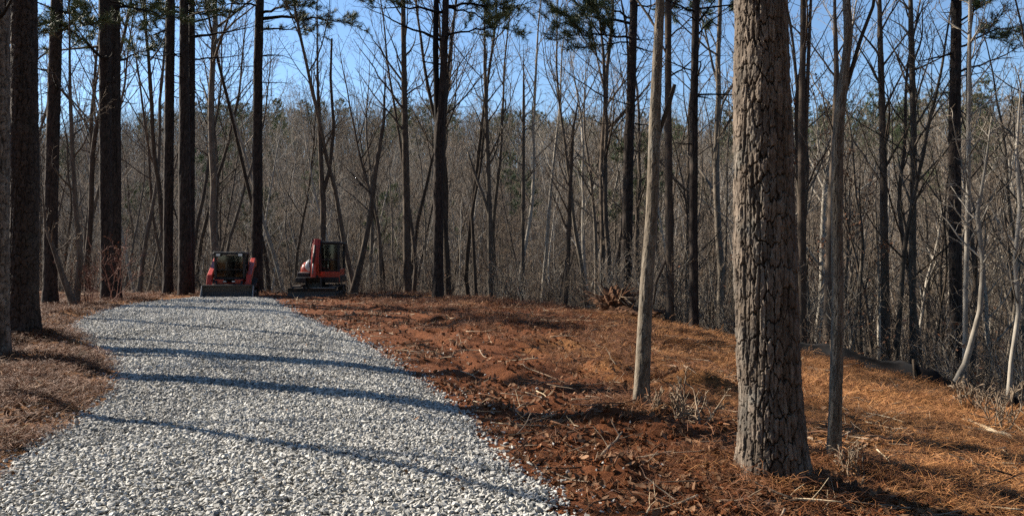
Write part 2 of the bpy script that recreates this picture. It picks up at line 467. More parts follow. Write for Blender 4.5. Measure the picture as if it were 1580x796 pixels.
def build_gravel():
    pts = []; sc = []
    def zone(y0, y1, dens, lo, hi):
        n = int(dens * 17 * (y1 - y0))
        x = RNG.uniform(-13, 3.6, n); y = RNG.uniform(y0, y1, n)
        d = drive_sd(x, y) + 0.25 * fbm(x / .5, y / .5, 3, 77)
        keep = (d > 0.0) | (RNG.uniform(0, 1, n) < np.exp(d / 0.10) * 0.9)
        keep |= (RNG.uniform(0, 1, n) < 0.035 * np.exp(d / 0.5))
        x, y, d = x[keep], y[keep], d[keep]
        s = RNG.uniform(lo, hi, len(x)) * RNG.choice([.75, 1, 1, 1.25], len(x))
        z = ground_z(x, y) + s * 0.22 + 0.012 * (d > 0)
        pts.append(np.stack([x, y, z], -1)); sc.append(s)
    zone(2.5, 8, 1650, 0.011, 0.027)
    zone(8, 14, 900, 0.015, 0.030)
    zone(14, 22, 420, 0.022, 0.036)
    zone(22, 30, 260, 0.026, 0.04)
    P = np.vstack(pts); s = np.concatenate(sc)
    rot = np.stack([RNG.normal(0, .45, len(P)), RNG.normal(0, .45, len(P)), RNG.uniform(0, 6.28, len(P))], -1)
    scatter('gravel', STONES, P, rot, s, 'crushed pale grey gravel covering the curved driveway', 'gravel',
            idx=np.where(RNG.random(len(P)) < .15 + .6 * ss(.45, .75, vn(P[:, 0] / .9, P[:, 1] / 1.8, 12)), RNG.choice([2, 4, 5, 8, 10, 11], len(P)), RNG.choice([0, 1, 3, 6, 7, 9], len(P))))
    print('gravel', len(P))

build_ground(); build_drive(); build_gravel()

#%%TREES
# ------------------------------------------------------------------ trees
def wiggle_line(p0, dirn, length, n, wig, r, up=0.0):
    """a crooked line that starts at p0; up bends it skyward"""
    d = np.array(dirn, float); d /= np.linalg.norm(d)
    P = [np.array(p0, float)]; st = length / (n - 1)
    for _ in range(n - 1):
        d = d + r.normal(0, wig, 3); d[2] += up; d /= np.linalg.norm(d)
        P.append(P[-1] + d * st)
    return np.array(P)

def side_dir(T, ang, r, phi=None):
    phi = r.uniform(0, 2 * math.pi) if phi is None else phi
    T = T / np.linalg.norm(T); ref = np.array([1.0, 0, 0]) if abs(T[0]) < .8 else np.array([0, 1.0, 0])
    A = np.cross(T, ref); A /= np.linalg.norm(A); B = np.cross(T, A)
    return math.cos(ang) * T + math.sin(ang) * (math.cos(phi) * A + math.sin(phi) * B)

def branch_out(mb, P, R, r, level, maxl, dens, bm, tm, leaf=None):
    """side shoots along a limb, thinning to twigs"""
    L = np.linalg.norm(np.diff(P, axis=0), axis=1).sum()
    n = max(2, int(dens[level] * (0.6 + 0.4 * r.random())))
    for k in range(n):
        f = 0.22 + 0.76 * (k + r.random()) / n
        i = min(int(f * (len(P) - 1)), len(P) - 2); a = f * (len(P) - 1) - i
        p = P[i] * (1 - a) + P[i + 1] * a; rad = R[i] * (1 - a) + R[i + 1] * a
        d = side_dir(P[i + 1] - P[i], r.uniform(.5, 1.05), r)
        l = L * r.uniform(.28, .55) * (1.15 - 0.6 * f)
        last = level + 1 >= maxl
        nseg = 3 if last else 5
        Q = wiggle_line(p, d, l, nseg, .16, r, 0.07)
        rr = np.linspace(max(rad * .6, .0065), 0.0042, nseg)
        tube(mb, Q, rr, 3 if level >= 1 else 4, tm if level >= 1 else bm)
        if not last: branch_out(mb, Q, rr, r, level + 1, maxl, dens, bm, tm, leaf)
        elif leaf is not None and r.random() < leaf[1]:
            for _ in range(leaf[2]):
                c = Q[-1] + r.normal(0, .10, 3); u = r.normal(0, 1, 3); u /= np.linalg.norm(u); v = np.cross(u, r.normal(0, 1, 3)); v /= np.linalg.norm(v)
                s_ = r.uniform(.035, .06)
                mb.add([c - u * s_, c + v * s_ * .5, c + u * s_, c - v * s_ * .5], [[0, 1, 2, 3]], None, leaf[0])

def bare_tree(seed, H, r0, nb, h0=.35, spread=(.5, .95), dens=(6, 5, 4), maxl=2, lean=0.02, wig=.045, barkm=0, fork=False, leaf=None):
    """trunk and crown of a leafless forest tree, standing at the origin"""
    r = np.random.default_rng(seed)
    tr = MB(); cr = MB()
    n = 18
    P = wiggle_line((0, 0, -.4), (r.normal(0, lean), r.normal(0, lean), 1), H + .4, n, wig, r, 0.06)
    f = np.linspace(0, 1, n)
    R = r0 * np.clip(1 - f, 0, 1) ** .75 + .006
    R = R * (1 + .45 * np.exp(-(P[:, 2] + .1) / .35).clip(0, 1.3))
    P2 = np.array([np.interp(np.linspace(0, 1, 54), f, P[:, i]) for i in range(3)]).T
    R2 = np.interp(np.linspace(0, 1, 54), f, R) * (1 + .06 * r.normal(size=54).clip(-1, 1))
    tube(tr, P2, R2, 9, 0)
    for k in range(nb):
        g = h0 + (0.97 - h0) * (k + r.random()) / nb
        i = min(int(g * (n - 1)), n - 2); a = g * (n - 1) - i
        p = P[i] * (1 - a) + P[i + 1] * a; rad = R[i] * (1 - a) + R[i + 1] * a
        ang = r.uniform(*spread)
        d = side_dir(np.array([0, 0, 1.0]), ang, r)
        l = H * r.uniform(.16, .34) * (1.25 - g * .8)
        Q = wiggle_line(p, d, l, 8, .10, r, 0.07)
        rr = np.linspace(rad * r.uniform(.35, .6), .007, 8)
        tube(cr, Q, rr, 5, 0)
        branch_out(cr, Q, rr, r, 0, maxl, dens, 0, 1, leaf)
    # epicormic shoots and dead stubs on the bole
    for k in range(7):
        g = r.uniform(.08, h0); i = int(g * (n - 1)); p = P[i]
        Q = wiggle_line(p, side_dir(np.array([0, 0, 1.0]), r.uniform(.8, 1.4), r), r.uniform(.5, 1.8), 5, .18, r, .04)
        rr = np.linspace(.014, .004, 5); tube(cr, Q, rr, 4, 0)
        branch_out(cr, Q, rr, r, 1, 2, dens, 0, 1, leaf)
    return tr, cr

# pine needles
def tuft(r, nb=22, L=.2, wd=.0065):
    V = []; T = []
    for k in range(nb):
        u = np.array([r.normal(0, .55), r.normal(0, .55), r.uniform(.25, 1)]); u /= np.linalg.norm(u)
        s_ = np.cross(u, r.normal(0, 1, 3)); s_ /= np.linalg.norm(s_)
        o = np.array([0, 0, r.uniform(-.12, .04)]); b = len(V)
        V += [o - s_ * wd, o + s_ * wd, o + u * L * r.uniform(.7, 1.1)]; T.append((b, b + 1, b + 2))
    return np.array(V), np.array(T)
_tr = np.random.default_rng(3)
TUFTS = [tuft(_tr) for _ in range(8)]
def put_tuft(mb, p, d, r, m, s=1.0):
    V, T = TUFTS[r.integers(0, 8)]
    d = d / np.linalg.norm(d); ref = r.normal(0, 1, 3); a = np.cross(d, ref); a /= np.linalg.norm(a); b = np.cross(d, a)
    mb.add(p + s * (V[:, :1] * a + V[:, 1:2] * b + V[:, 2:] * d), None, T, m)

def needled_limb(lm, nd, P, R, r, nsub=9, start=.35, size=1.0, k=5, more=0):
    """a pine limb: side twigs, each ending in brushes of needles"""
    tube(lm, P, R, k, 0)
    L = np.linalg.norm(np.diff(P, axis=0), axis=1).sum()
    for q in range(nsub):
        f = start + (1 - start) * (q + r.random()) / nsub
        i = min(int(f * (len(P) - 1)), len(P) - 2); a = f * (len(P) - 1) - i
        p = P[i] * (1 - a) + P[i + 1] * a
        d = side_dir(P[i + 1] - P[i], r.uniform(.4, 1.0), r); d[2] = d[2] * .45 + .12
        l = r.uniform(.4, 1.05) * min(1.6, .4 * L + .25)
        Q = wiggle_line(p, d, l, 5, .14, r, .05)
        tube(lm, Q, np.linspace(.014, .006, 5), 3, 0)
        for c in range(int(r.integers(5, 9)) + more):
            g = r.uniform(.35, 1) * 3.99; j = int(g); pp = Q[j] * (1 - g + j) + Q[j + 1] * (g - j)
            e = side_dir(Q[j + 1] - Q[j], r.uniform(.1, .9), r); e[2] += .3
            tl = r.uniform(.05, .28); tube(lm, np.array([pp, pp + e * tl]), [.006, .004], 3, 0)
            put_tuft(nd, pp + e * tl, e, r, 0, size * r.uniform(.8, 1.25))
    put_tuft(nd, P[-1], P[-1] - P[-2], r, 0, size * 1.2)

def pine_crown(seed, h0, H, rtrunk, nl=30, reach=3.4, dead=8, size=1.1, nsub=10):
    """limbs and needles of a tall forest pine between heights h0 and H"""
    r = np.random.default_rng(seed); lm = MB(); nd = MB()
    for k in range(nl):
        f = (k + r.random()) / nl; h = h0 + (H - h0) * f
        l = reach * math.sqrt(max(.04, 1 - (max(0, f - .25) / .78) ** 2)) * r.uniform(.55, 1.1)
        phi = k * 2.4 + r.uniform(-.5, .5)
        d = np.array([math.cos(phi), math.sin(phi), r.uniform(-.05, .5) + .35 * f])
        P = wiggle_line((0, 0, h), d, l, 8, .09, r, .05)
        needled_limb(lm, nd, P, np.linspace(.045 * (1.15 - .8 * f), .009, 8), r, nsub, .3, size)
    for k in range(dead):
        h = h0 - r.uniform(.2, 5); phi = r.uniform(0, 6.28)
        P = wiggle_line((0, 0, h), (math.cos(phi), math.sin(phi), r.uniform(-.2, .3)), r.uniform(.5, 2.2), 6, .12, r, .03)
        rr = np.linspace(.028, .006, 6); tube(lm, P, rr, 4, 0)
        branch_out(lm, P, rr, r, 1, 2, (4, 4, 3), 0, 0)
    return lm, nd

def worley(u, v, ncol, seed):
    """nearest and second nearest cell distances on a cylinder of ncol columns"""
    iu = np.floor(u); iv = np.floor(v); f1 = np.full(u.shape, 9.0); f2 = np.full(u.shape, 9.0); idv = np.zeros(u.shape)
    for a in (-1, 0, 1):
        for b in (-1, 0, 1):
            cu = iu + a; cv = iv + b; w_ = np.mod(cu, ncol)
            off = 0.5 * np.mod(w_, 2)
            dx = cu + .15 + .7 * hsh(w_, cv, seed) - u; dy = cv + off * 0 + .1 + .8 * hsh(w_, cv, seed + 5) - v
            d = np.maximum(np.abs(dx), np.abs(dy)) * .55 + np.hypot(dx, dy) * .45
            idn = hsh(w_, cv, seed + 9)
            m1 = d < f1
            f2 = np.where(m1, f1, np.minimum(f2, d)); idv = np.where(m1, idn, idv); f1 = np.where(m1, d, f1)
    return f1, f2, idv

def plated_trunk(P, R, k, n, amp, cols, plate_h, seed, vis=99., lobes=0.0):
    """a trunk whose bark is broken into raised scaly plates"""
    P = np.asarray(P, float); R = np.asarray(R, float)
    L = np.concatenate([[0], np.cumsum(np.linalg.norm(np.diff(P, axis=0), axis=1))])
    # detail goes to the lower part, which is nearest to the eye
    v_ = min(vis + .5, L[-1] * .97); n1 = int(n * .86)
    s = np.concatenate([np.linspace(0, v_, n1, endpoint=False), np.linspace(v_, L[-1], n - n1)])
    PP = np.array([np.interp(s, L, P[:, i]) for i in range(3)]).T
    sm = np.linspace(0, L[-1], 400); PM = np.array([np.interp(sm, L, P[:, i]) for i in range(3)]).T
    PM = np.array([np.convolve(np.pad(PM[:, i], 6, mode='reflect', reflect_type='odd'), np.ones(13) / 13, 'valid') for i in range(3)]).T
    PP = np.array([np.interp(s, sm, PM[:, i]) for i in range(3)]).T
    RR = np.interp(s, L, R)
    th = np.arange(k) / k
    U, Sg = np.meshgrid(th, s)
    cx, sx = np.cos(U * 6.283), np.sin(U * 6.283)
    wu = .9 * fbm(cx * 3 + 9, Sg * 1.6 + sx * 3, 3, seed) + .45 * fbm(cx * cols * .5, Sg / plate_h * 2.2 + sx * cols * .5, 3, seed + 2)
    wv = 1.2 * fbm(cx * 4 + Sg * 2, sx * 4 - Sg * 2, 3, seed + 3) + .35 * fbm(cx * cols * .6 + 5, Sg / plate_h * 2 + sx * cols * .6, 3, seed + 6)
    f1, f2, idv = worley(U * cols + wu, Sg / plate_h + wv, cols, seed)
    e = ss(0.01, 0.09, f2 - f1)
    g1, g2, idw = worley(U * cols * 2 + wu * 2.2, Sg / plate_h * 2.6 + wv * 2.8, cols * 2, seed + 31)
    e2 = ss(0.0, .07, g2 - g1)
    fine = fbm(U * cols * 4, Sg / plate_h * 3, 3, seed + 8)
    lump = fbm(cx * 1.2, Sg * .9 + sx * 1.2, 2, seed + 4)
    vert = np.abs(fbm(cx * cols * .16 + .5 * wu, Sg * .8 + sx * cols * .16, 2, seed + 77))
    crack = ss(0.0, 0.035, vert)
    e = e * (.25 + .75 * crack)
    lay = np.floor(3 * idw + 1.5 * (fine + .5)) / 3
    disp = amp * (e * (0.45 + 0.45 * idv) + .42 * e * lay * (.5 + .5 * e2) + .25 * fine * e - .75) + .12 * lump * RR[:, None]
    if lobes: disp = disp + lobes * RR[:, None] * np.exp(-np.clip(PP[:, 2:3], 0, 9) / .16) * (.4 + .6 * np.cos(U * 6.283 * 5 + 1.3 + .8 * np.sin(U * 6.283)))
    e = np.clip(e * (.35 + .45 * idv + .35 * idw) * (.7 + .3 * e2), 0, 1) ; idv = np.full_like(e, .5)
    mb = MB(); tube(mb, PP, RR, k, 0, False, disp, np.clip(e * (.75 + .5 * idv), 0, 1))
    return mb

BARE = []
def bare_proto(**kw):
    t, c = bare_tree(**kw); return t, c
KINDS = [  # slender bare trees of the valley wood: (trunk mesh, crown mesh, height, kind)
    dict(seed=11, H=17, r0=.115, nb=16, h0=.38, wig=.06, spread=(.4, .95), dens=(8, 6, 5)),
    dict(seed=12, H=20, r0=.145, nb=18, h0=.36, spread=(.4, 1.0), dens=(8, 6, 5), wig=.065),
    dict(seed=13, H=14, r0=.085, nb=13, h0=.35, spread=(.4, 1.0), dens=(6, 5, 4), wig=.06),
    dict(seed=14, H=18, r0=.12, nb=14, h0=.45, spread=(.4, .9), dens=(8, 6, 5), wig=.06, lean=.03),
    dict(seed=15, H=12, r0=.065, nb=13, h0=.25, spread=(.5, 1.1), dens=(6, 5, 4), wig=.07, lean=.05),
    dict(seed=16, H=10, r0=.05, nb=12, h0=.2, spread=(.5, 1.2), dens=(6, 4, 4), wig=.08, lean=.07),
    dict(seed=17, H=16, r0=.09, nb=15, h0=.3, spread=(.45, 1.0), dens=(6, 5, 4), wig=.06, lean=.03),
    dict(seed=18, H=19, r0=.11, nb=14, h0=.5, spread=(.35, .85), dens=(8, 6, 5), wig=.055),
]
BARE_ME = []   # per kind: dict of bark -> (trunk mesh, crown mesh); and joined meshes for the far wood
def joined(parts, mats_per, name, mats):
    """parts: list of (MB, {local mat index: final index})"""
    out = MB()
    for mb, mp in parts:
        off = out.n
        out.v += mb.v; out.attr += mb.attr
        for q, qm in zip(mb.q, mb.qm): out.q.append(q + off); out.qm.append(np.array([mp[int(x)] for x in qm[:1]] * len(qm), np.int32))
        for t, tm in zip(mb.t, mb.tm): out.t.append(t + off); out.tm.append(np.array([mp[int(x)] for x in tm[:1]] * len(tm), np.int32))
        out.n += mb.n
    return out.mesh(name, mats, True)
FAR_BARE = []
for i, kw in enumerate(KINDS):
    t, c = bare_tree(**kw)
    BARE_ME.append({bk: (t.mesh('bare_trunk', [bk]), c.mesh('bare_crown', [bk, 'twig'])) for bk in ('grey_bark', 'brown_bark', 'pale_bark')})
for i in range(5):
    t, c = bare_tree(seed=30 + i, H=[15, 13, 17, 14, 11][i], r0=.10, nb=16, h0=[.3, .22, .4, .3, .2][i], spread=(.55, 1.2), dens=(9, 7, 4), wig=.06, lean=.04)
    FAR_BARE.append(joined([(t, {0: 0}), (c, {0: 0, 1: 1})], None, 'far_bare_tree', [['grey_bark', 'brown_bark', 'pale_bark', 'grey_bark', 'pale_bark'][i], 'twig']))
FAR_PINE = []
PINE_CROWNS = []
for i in range(3):
    H = [23, 21, 25][i]; h0 = [12.5, 11.5, 13][i]
    P = wiggle_line((0, 0, -.4), (0, 0, 1), H + .2, 10, .012, np.random.default_rng(40 + i), .03)
    P[:, :2] *= 0.5
    t = MB(); tube(t, P, np.linspace(.2, .03, 10), 8, 0)
    lm, nd = pine_crown(60 + i, h0, H, .2, 17, 3.2, 8)
    PINE_CROWNS.append((h0, H, lm.mesh('pine_limbs', ['dark_bark']), nd.mesh('pine_needles', ['needle'], False)))
    lm, nd = pine_crown(70 + i, h0 + 2, H, .2, 22, 3.6, 4, 2.0, 7)
    FAR_PINE.append(joined([(t, {0: 0}), (lm, {0: 0}), (nd, {0: 1})], None, 'far_pine', ['dark_bark', 'needle']))

def px_point(px, py, Y): return np.array([(px - 790) / F * Y, Y, EYE + (398 - py) / F * Y])

def own_tree(name, label, Y, pts, H, bark, cat='tree', pine=True, crown=0, limbs=(), k=14, n=120, amp=0.0, cols=14, plate_h=.14, seed=1,
             flare=1.35, dY=0.0, bare=None, group=None, crown_lift=0.0, stems=(), lobes=0.0):
    """a tree of the foreground. pts: (px, py, width px) up the stem as the photo shows it, at distance Y.
    limbs: (py of origin, px end, py end, depth offset, needled) for branches seen singly"""
    P = [px_point(p[0], p[1], Y) for p in pts]; R = [p[2] * Y / F / 2 for p in pts]
    base = P[0].copy(); g = gz(base[0], base[1])
    r = np.random.default_rng(seed)
    if base[2] > g + .05:
        dirn = P[0] - P[1]; tt = (base[2] - g) / max(-dirn[2], .1) ; foot = P[0] + dirn * min(tt, 60) * .6; foot[2] = g
        P.insert(0, foot); R.insert(0, R[0] * 1.08)
    foot = P[0].copy(); foot[2] = g
    P[0][2] = g
    P.insert(0, foot - np.array([0, 0, .35])); R.insert(0, R[0])
    top = P[-1]; d = P[-1] - P[-2]; d /= np.linalg.norm(d); d = d * .35 + np.array([0, 0, .65])
    rem = g + H - top[2]
    if rem > .5:
        for f in (.2, .45, .7, 1.0):
            P.append(top + d / d[2] * rem * f * np.array([.6, .6, 1])); R.append(R[len(pts) + (len(P) > 99) - 0 - 1] if False else max(R[-1] * (.8 if f < 1 else .4), .02))
    else: R[-1] = .008
    P = np.array(P); R = np.array(R)
    P[:, 1] += dY * (P[:, 2] - g) / H
    Z = P[:, 2] - g
    loc = np.array([foot[0], foot[1], g])
    o = thing(name, label, cat, loc, 0, group)
    Pl = P - loc
    # dense resample with the root flare
    L = np.concatenate([[0], np.cumsum(np.linalg.norm(np.diff(Pl, axis=0), axis=1))])
    s = np.linspace(0, L[-1], 60) ; s[1:8] = np.linspace(.05, s[8] * .9, 7)
    s = np.sort(s)
    PP = np.array([np.interp(s, L, Pl[:, i]) for i in range(3)]).T; RR = np.interp(s, L, R)
    RR = RR * (1 + (flare - 1) * np.exp(-np.clip(PP[:, 2], 0, 9) / .22))
    if amp > 0:
        RR = RR * (.89 if amp > .01 else .95)
        mb = plated_trunk(PP, RR, k, n, amp, cols, plate_h, seed, EYE + 398 / F * Y - g, lobes)
    else:
        mb = MB(); tube(mb, PP, RR * (1 + .05 * r.normal(size=len(RR)).clip(-1, 1)), k, 0, True)
    link('trunk', mb.mesh('trunk', [bark], True, 'plate' if amp > 0 else None), o)
    def on_stem(z):
        return np.array([np.interp(z, PP[:, 2], PP[:, i]) for i in range(3)]), float(np.interp(z, PP[:, 2], RR))
    lmat = [bark if not pine else 'dark_bark', 'twig']
    for (py0, px1, py1, dep, needled, th) in limbs:
        lm = MB(); nd = MB()
        z0 = EYE + (398 - py0) / F * Y - g; p, rad = on_stem(z0)
        e = px_point(px1, py1, Y + dep) - loc
        mid = (p + e) / 2 + np.array([0, 0, .06 * np.linalg.norm(e - p)]) * (1 if needled else -.6)
        t_ = np.linspace(0, 1, 9)[:, None]; Q = (1 - t_) ** 2 * p + 2 * t_ * (1 - t_) * mid + t_ ** 2 * e
        Q[1:-1] += r.normal(0, .018 * np.linalg.norm(e - p), (7, 3)) * .6
        rr = np.linspace(th * Y / F / 2, .009, 9)
        if needled: needled_limb(lm, nd, Q, rr, r, int(needled * 1.7), .2, 1.15, 5, 2)
        else:
            tube(lm, Q, rr, 5, 0); branch_out(lm, Q, rr, r, 0, 2, (5, 4, 3), 0, 1)
        lo_ = link('limb', lm.mesh('limb', lmat), o)
        if nd.n: link('needles', nd.mesh('needles', ['needle'], False), lo_)
    for st in stems:  # further stems: list of (px, py, w)
        lm = MB()
        Q = np.array([px_point(a, b_, Y) - loc for a, b_, _ in st]); rr = np.array([c * Y / F / 2 for _, _, c in st])
        f = np.linspace(0, 1, len(Q)); f2 = np.linspace(0, 1, 24)
        tube(lm, np.array([np.interp(f2, f, Q[:, i]) for i in range(3)]).T, np.interp(f2, f, rr), 8, 0, True)
        link('side_stem', lm.mesh('side_stem', lmat), o)
    if pine:
        h0, Hc, lme, nme = PINE_CROWNS[crown % 3]
        topz = Pl[-1][2]; sc = min(1.15, (H - (EYE + 398 / F * Y - g) - crown_lift) / (Hc - h0 + .01)); sc = max(sc, .55)
        p, _ = on_stem(topz - .2)
        q, _ = on_stem(topz - (Hc - h0) * sc)
        for nm, me in (('crown_limbs', lme), ('crown', nme)):
            c = link(nm, me, o)
            c.scale = (sc, sc, sc); c.rotation_euler = (0, 0, seed * 1.7)
            c.location = (q[0] * .5 + p[0] * .5, q[1] * .5 + p[1] * .5, topz + .25 - Hc * sc)
    if bare is not None:
        r2 = np.random.default_rng(seed + 5); cr = MB(); zlo, nb, lf, sp = bare
        topz = Pl[-1][2]
        for kk in range(nb):
            z = zlo + (topz * .97 - zlo) * (kk + r2.random()) / nb
            p, rad = on_stem(z); l = r2.uniform(.6, 1.1) * lf * (1.1 - .75 * (z - zlo) / (topz - zlo + .01))
            Q = wiggle_line(p, side_dir(np.array([0, 0, 1.0]), r2.uniform(*sp), r2), l, 8, .10, r2, .07)
            rr = np.linspace(max(.012, rad * .45), .006, 8); tube(cr, Q, rr, 5, 0)
            branch_out(cr, Q, rr, r2, 0, 2, (6, 5, 4), 0, 1)
        link('crown', cr.mesh('bare_crown', [bark, 'twig']), o)
    return o

# the big scaly pine on the right and its neighbours: positions read from the photograph
own_tree('pine_tree', 'large pine with scaly plated bark in the right foreground', 5.6,
         [(1197, 742, 112), (1193, 690, 104), (1188, 600, 102), (1184, 500, 104), (1181, 400, 104), (1178, 250, 97), (1175, 100, 88), (1174, 0, 82)],
         23, 'pine_bark', crown=0, k=320, n=900, amp=.026, cols=25, plate_h=.17, seed=3, flare=1.22, lobes=.2, crown_lift=6)
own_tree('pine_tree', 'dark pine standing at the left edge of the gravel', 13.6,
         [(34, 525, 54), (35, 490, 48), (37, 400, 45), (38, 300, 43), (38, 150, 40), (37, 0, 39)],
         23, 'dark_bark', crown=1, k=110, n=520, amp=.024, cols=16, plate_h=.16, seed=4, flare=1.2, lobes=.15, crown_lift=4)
own_tree('pine_tree', 'brown pine trunk cut off by the left picture edge', 11.0,
         [(-14, 560, 50), (-11, 480, 48), (-10, 300, 47), (-8, 0, 44)],
         22, 'pine_bark', crown=2, k=90, n=400, amp=.02, cols=15, plate_h=.13, seed=5, flare=1.35, crown_lift=4)
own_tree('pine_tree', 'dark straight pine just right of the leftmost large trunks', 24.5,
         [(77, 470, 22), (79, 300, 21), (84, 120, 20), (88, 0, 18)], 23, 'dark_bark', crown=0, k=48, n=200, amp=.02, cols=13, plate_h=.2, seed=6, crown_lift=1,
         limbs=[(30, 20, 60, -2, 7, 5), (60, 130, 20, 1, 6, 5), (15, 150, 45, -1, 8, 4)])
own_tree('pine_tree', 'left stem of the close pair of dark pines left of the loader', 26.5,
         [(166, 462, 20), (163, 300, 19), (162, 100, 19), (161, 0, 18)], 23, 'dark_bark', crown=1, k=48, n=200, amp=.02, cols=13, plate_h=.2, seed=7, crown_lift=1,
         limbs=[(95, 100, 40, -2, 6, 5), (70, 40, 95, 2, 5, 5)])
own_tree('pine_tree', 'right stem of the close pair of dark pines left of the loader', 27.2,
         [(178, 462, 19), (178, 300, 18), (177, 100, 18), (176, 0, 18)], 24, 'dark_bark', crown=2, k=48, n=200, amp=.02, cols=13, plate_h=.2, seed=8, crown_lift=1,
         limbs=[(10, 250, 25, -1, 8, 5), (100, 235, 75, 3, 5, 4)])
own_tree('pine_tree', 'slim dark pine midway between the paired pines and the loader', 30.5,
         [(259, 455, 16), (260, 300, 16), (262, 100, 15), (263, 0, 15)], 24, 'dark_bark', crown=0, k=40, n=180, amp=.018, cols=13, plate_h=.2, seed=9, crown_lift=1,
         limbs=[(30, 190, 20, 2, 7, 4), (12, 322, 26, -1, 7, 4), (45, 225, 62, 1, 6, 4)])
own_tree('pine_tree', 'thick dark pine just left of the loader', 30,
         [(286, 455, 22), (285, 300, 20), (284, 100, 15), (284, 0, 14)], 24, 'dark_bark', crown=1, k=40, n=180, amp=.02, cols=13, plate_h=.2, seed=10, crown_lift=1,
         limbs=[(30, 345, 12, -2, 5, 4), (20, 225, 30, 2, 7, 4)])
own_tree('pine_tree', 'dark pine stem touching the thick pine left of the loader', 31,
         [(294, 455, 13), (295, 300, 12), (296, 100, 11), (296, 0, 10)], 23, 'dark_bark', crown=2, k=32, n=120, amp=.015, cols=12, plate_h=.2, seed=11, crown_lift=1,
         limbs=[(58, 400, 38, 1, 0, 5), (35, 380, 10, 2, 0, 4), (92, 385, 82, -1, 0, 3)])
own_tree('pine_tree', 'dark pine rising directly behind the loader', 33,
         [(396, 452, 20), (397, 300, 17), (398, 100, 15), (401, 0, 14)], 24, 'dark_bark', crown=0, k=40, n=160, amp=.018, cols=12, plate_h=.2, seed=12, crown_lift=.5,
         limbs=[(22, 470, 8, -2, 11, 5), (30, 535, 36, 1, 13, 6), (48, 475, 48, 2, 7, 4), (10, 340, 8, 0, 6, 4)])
own_tree('bare_tree', 'straight dark bare tree with rising side limbs left of the twin pine', 33,
         [(629, 458, 13), (627, 300, 11), (624, 150, 9), (622, 0, 7)], 16, 'brown_bark', pine=False, k=12, seed=13, bare=(7.5, 10, 3.0, (.5, .9)),
         limbs=[(170, 545, 60, -1, 0, 4), (128, 560, 35, 1, 0, 4), (205, 548, 105, 0, 0, 4), (110, 590, 20, 1, 0, 3), (150, 690, 95, 0, 0, 3)])
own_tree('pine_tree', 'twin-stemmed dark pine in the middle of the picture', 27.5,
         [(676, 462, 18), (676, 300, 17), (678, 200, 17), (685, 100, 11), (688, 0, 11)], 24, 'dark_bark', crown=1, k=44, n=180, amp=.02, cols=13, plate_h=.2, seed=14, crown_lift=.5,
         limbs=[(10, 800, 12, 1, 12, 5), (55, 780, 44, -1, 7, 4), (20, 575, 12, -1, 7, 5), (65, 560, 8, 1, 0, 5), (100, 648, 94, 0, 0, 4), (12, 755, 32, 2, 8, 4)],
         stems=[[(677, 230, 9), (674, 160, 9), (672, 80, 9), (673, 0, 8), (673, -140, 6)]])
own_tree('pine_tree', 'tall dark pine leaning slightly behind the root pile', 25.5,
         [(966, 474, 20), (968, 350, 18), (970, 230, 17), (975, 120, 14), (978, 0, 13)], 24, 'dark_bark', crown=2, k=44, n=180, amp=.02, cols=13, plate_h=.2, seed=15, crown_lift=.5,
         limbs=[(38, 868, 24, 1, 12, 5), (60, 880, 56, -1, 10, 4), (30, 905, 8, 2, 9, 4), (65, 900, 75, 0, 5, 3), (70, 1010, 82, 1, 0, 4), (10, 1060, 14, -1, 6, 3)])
own_tree('bare_tree', 'slim grey tree with a pale trunk standing in the red dirt', 7.8,
         [(989, 637, 27), (990, 600, 24), (994, 520, 23), (998, 430, 21), (1006, 330, 19), (1010, 210, 19), (1013, 120, 16), (1019, 0, 14)], 11, 'slim_bark',
         pine=False, k=56, n=420, amp=.0055, cols=13, plate_h=.22, lobes=.25, seed=16, flare=1.12, bare=(5.6, 9, 2.0, (.5, .9)), stems=[[(1011, 225, 8), (1020, 195, 7), (1031, 165, 7), (1041, 131, 6)]],
         limbs=[(50, 950, -60, .4, 0, 4)])
own_tree('bare_tree', 'dark slender tree with a crooked side branch right of the slim grey tree', 22,
         [(1034, 505, 14), (1033, 380, 13), (1031, 200, 11), (1031, 0, 10)], 17, 'brown_bark', pine=False, k=12, seed=17, bare=(9, 12, 2.6, (.5, .9)),
         stems=[[(1008, 470, 3), (1012, 435, 4), (1030, 395, 5), (1038, 350, 6), (1035, 300, 5), (1028, 262, 4), (1030, 230, 3)]],
         limbs=[(90, 1000, 20, 0, 0, 4), (60, 1085, 10, 0, 0, 3), (120, 1120, 55, 1, 0, 3)])
own_tree('pine_tree', 'straight grey pine just left of the big scaly pine', 21.5,
         [(1071, 512, 15), (1070, 350, 14), (1071, 150, 13), (1074, 0, 12)], 22, 'dark_bark', crown=0, k=36, n=150, amp=.012, cols=12, plate_h=.18, seed=18, crown_lift=1,
         limbs=[(60, 1135, 2, 1, 5, 3), (20, 1020, -5, -1, 0, 4), (110, 1020, 90, 0, 0, 3), (40, 1110, -10, 0, 0, 4)])
own_tree('bare_tree', 'dark straight tree just right of the big scaly pine', 19,
         [(1238, 540, 15), (1237, 400, 13), (1237, 200, 11), (1240, 0, 8)], 17, 'brown_bark', pine=False, k=14, seed=19, bare=(7.5, 12, 2.8, (.5, .9)),
         stems=[[(1237, 330, 6), (1244, 200, 6), (1247, 100, 6), (1252, -20, 4)]])
own_tree('bare_tree', 'dark trunk standing behind the curving tree', 18.5,
         [(1277, 545, 17), (1280, 400, 13), (1284, 300, 11), (1291, 120, 8), (1288, 20, 5)], 14, 'brown_bark', pine=False, k=12, seed=20, bare=(5.5, 12, 2.4, (.5, 1.0)))
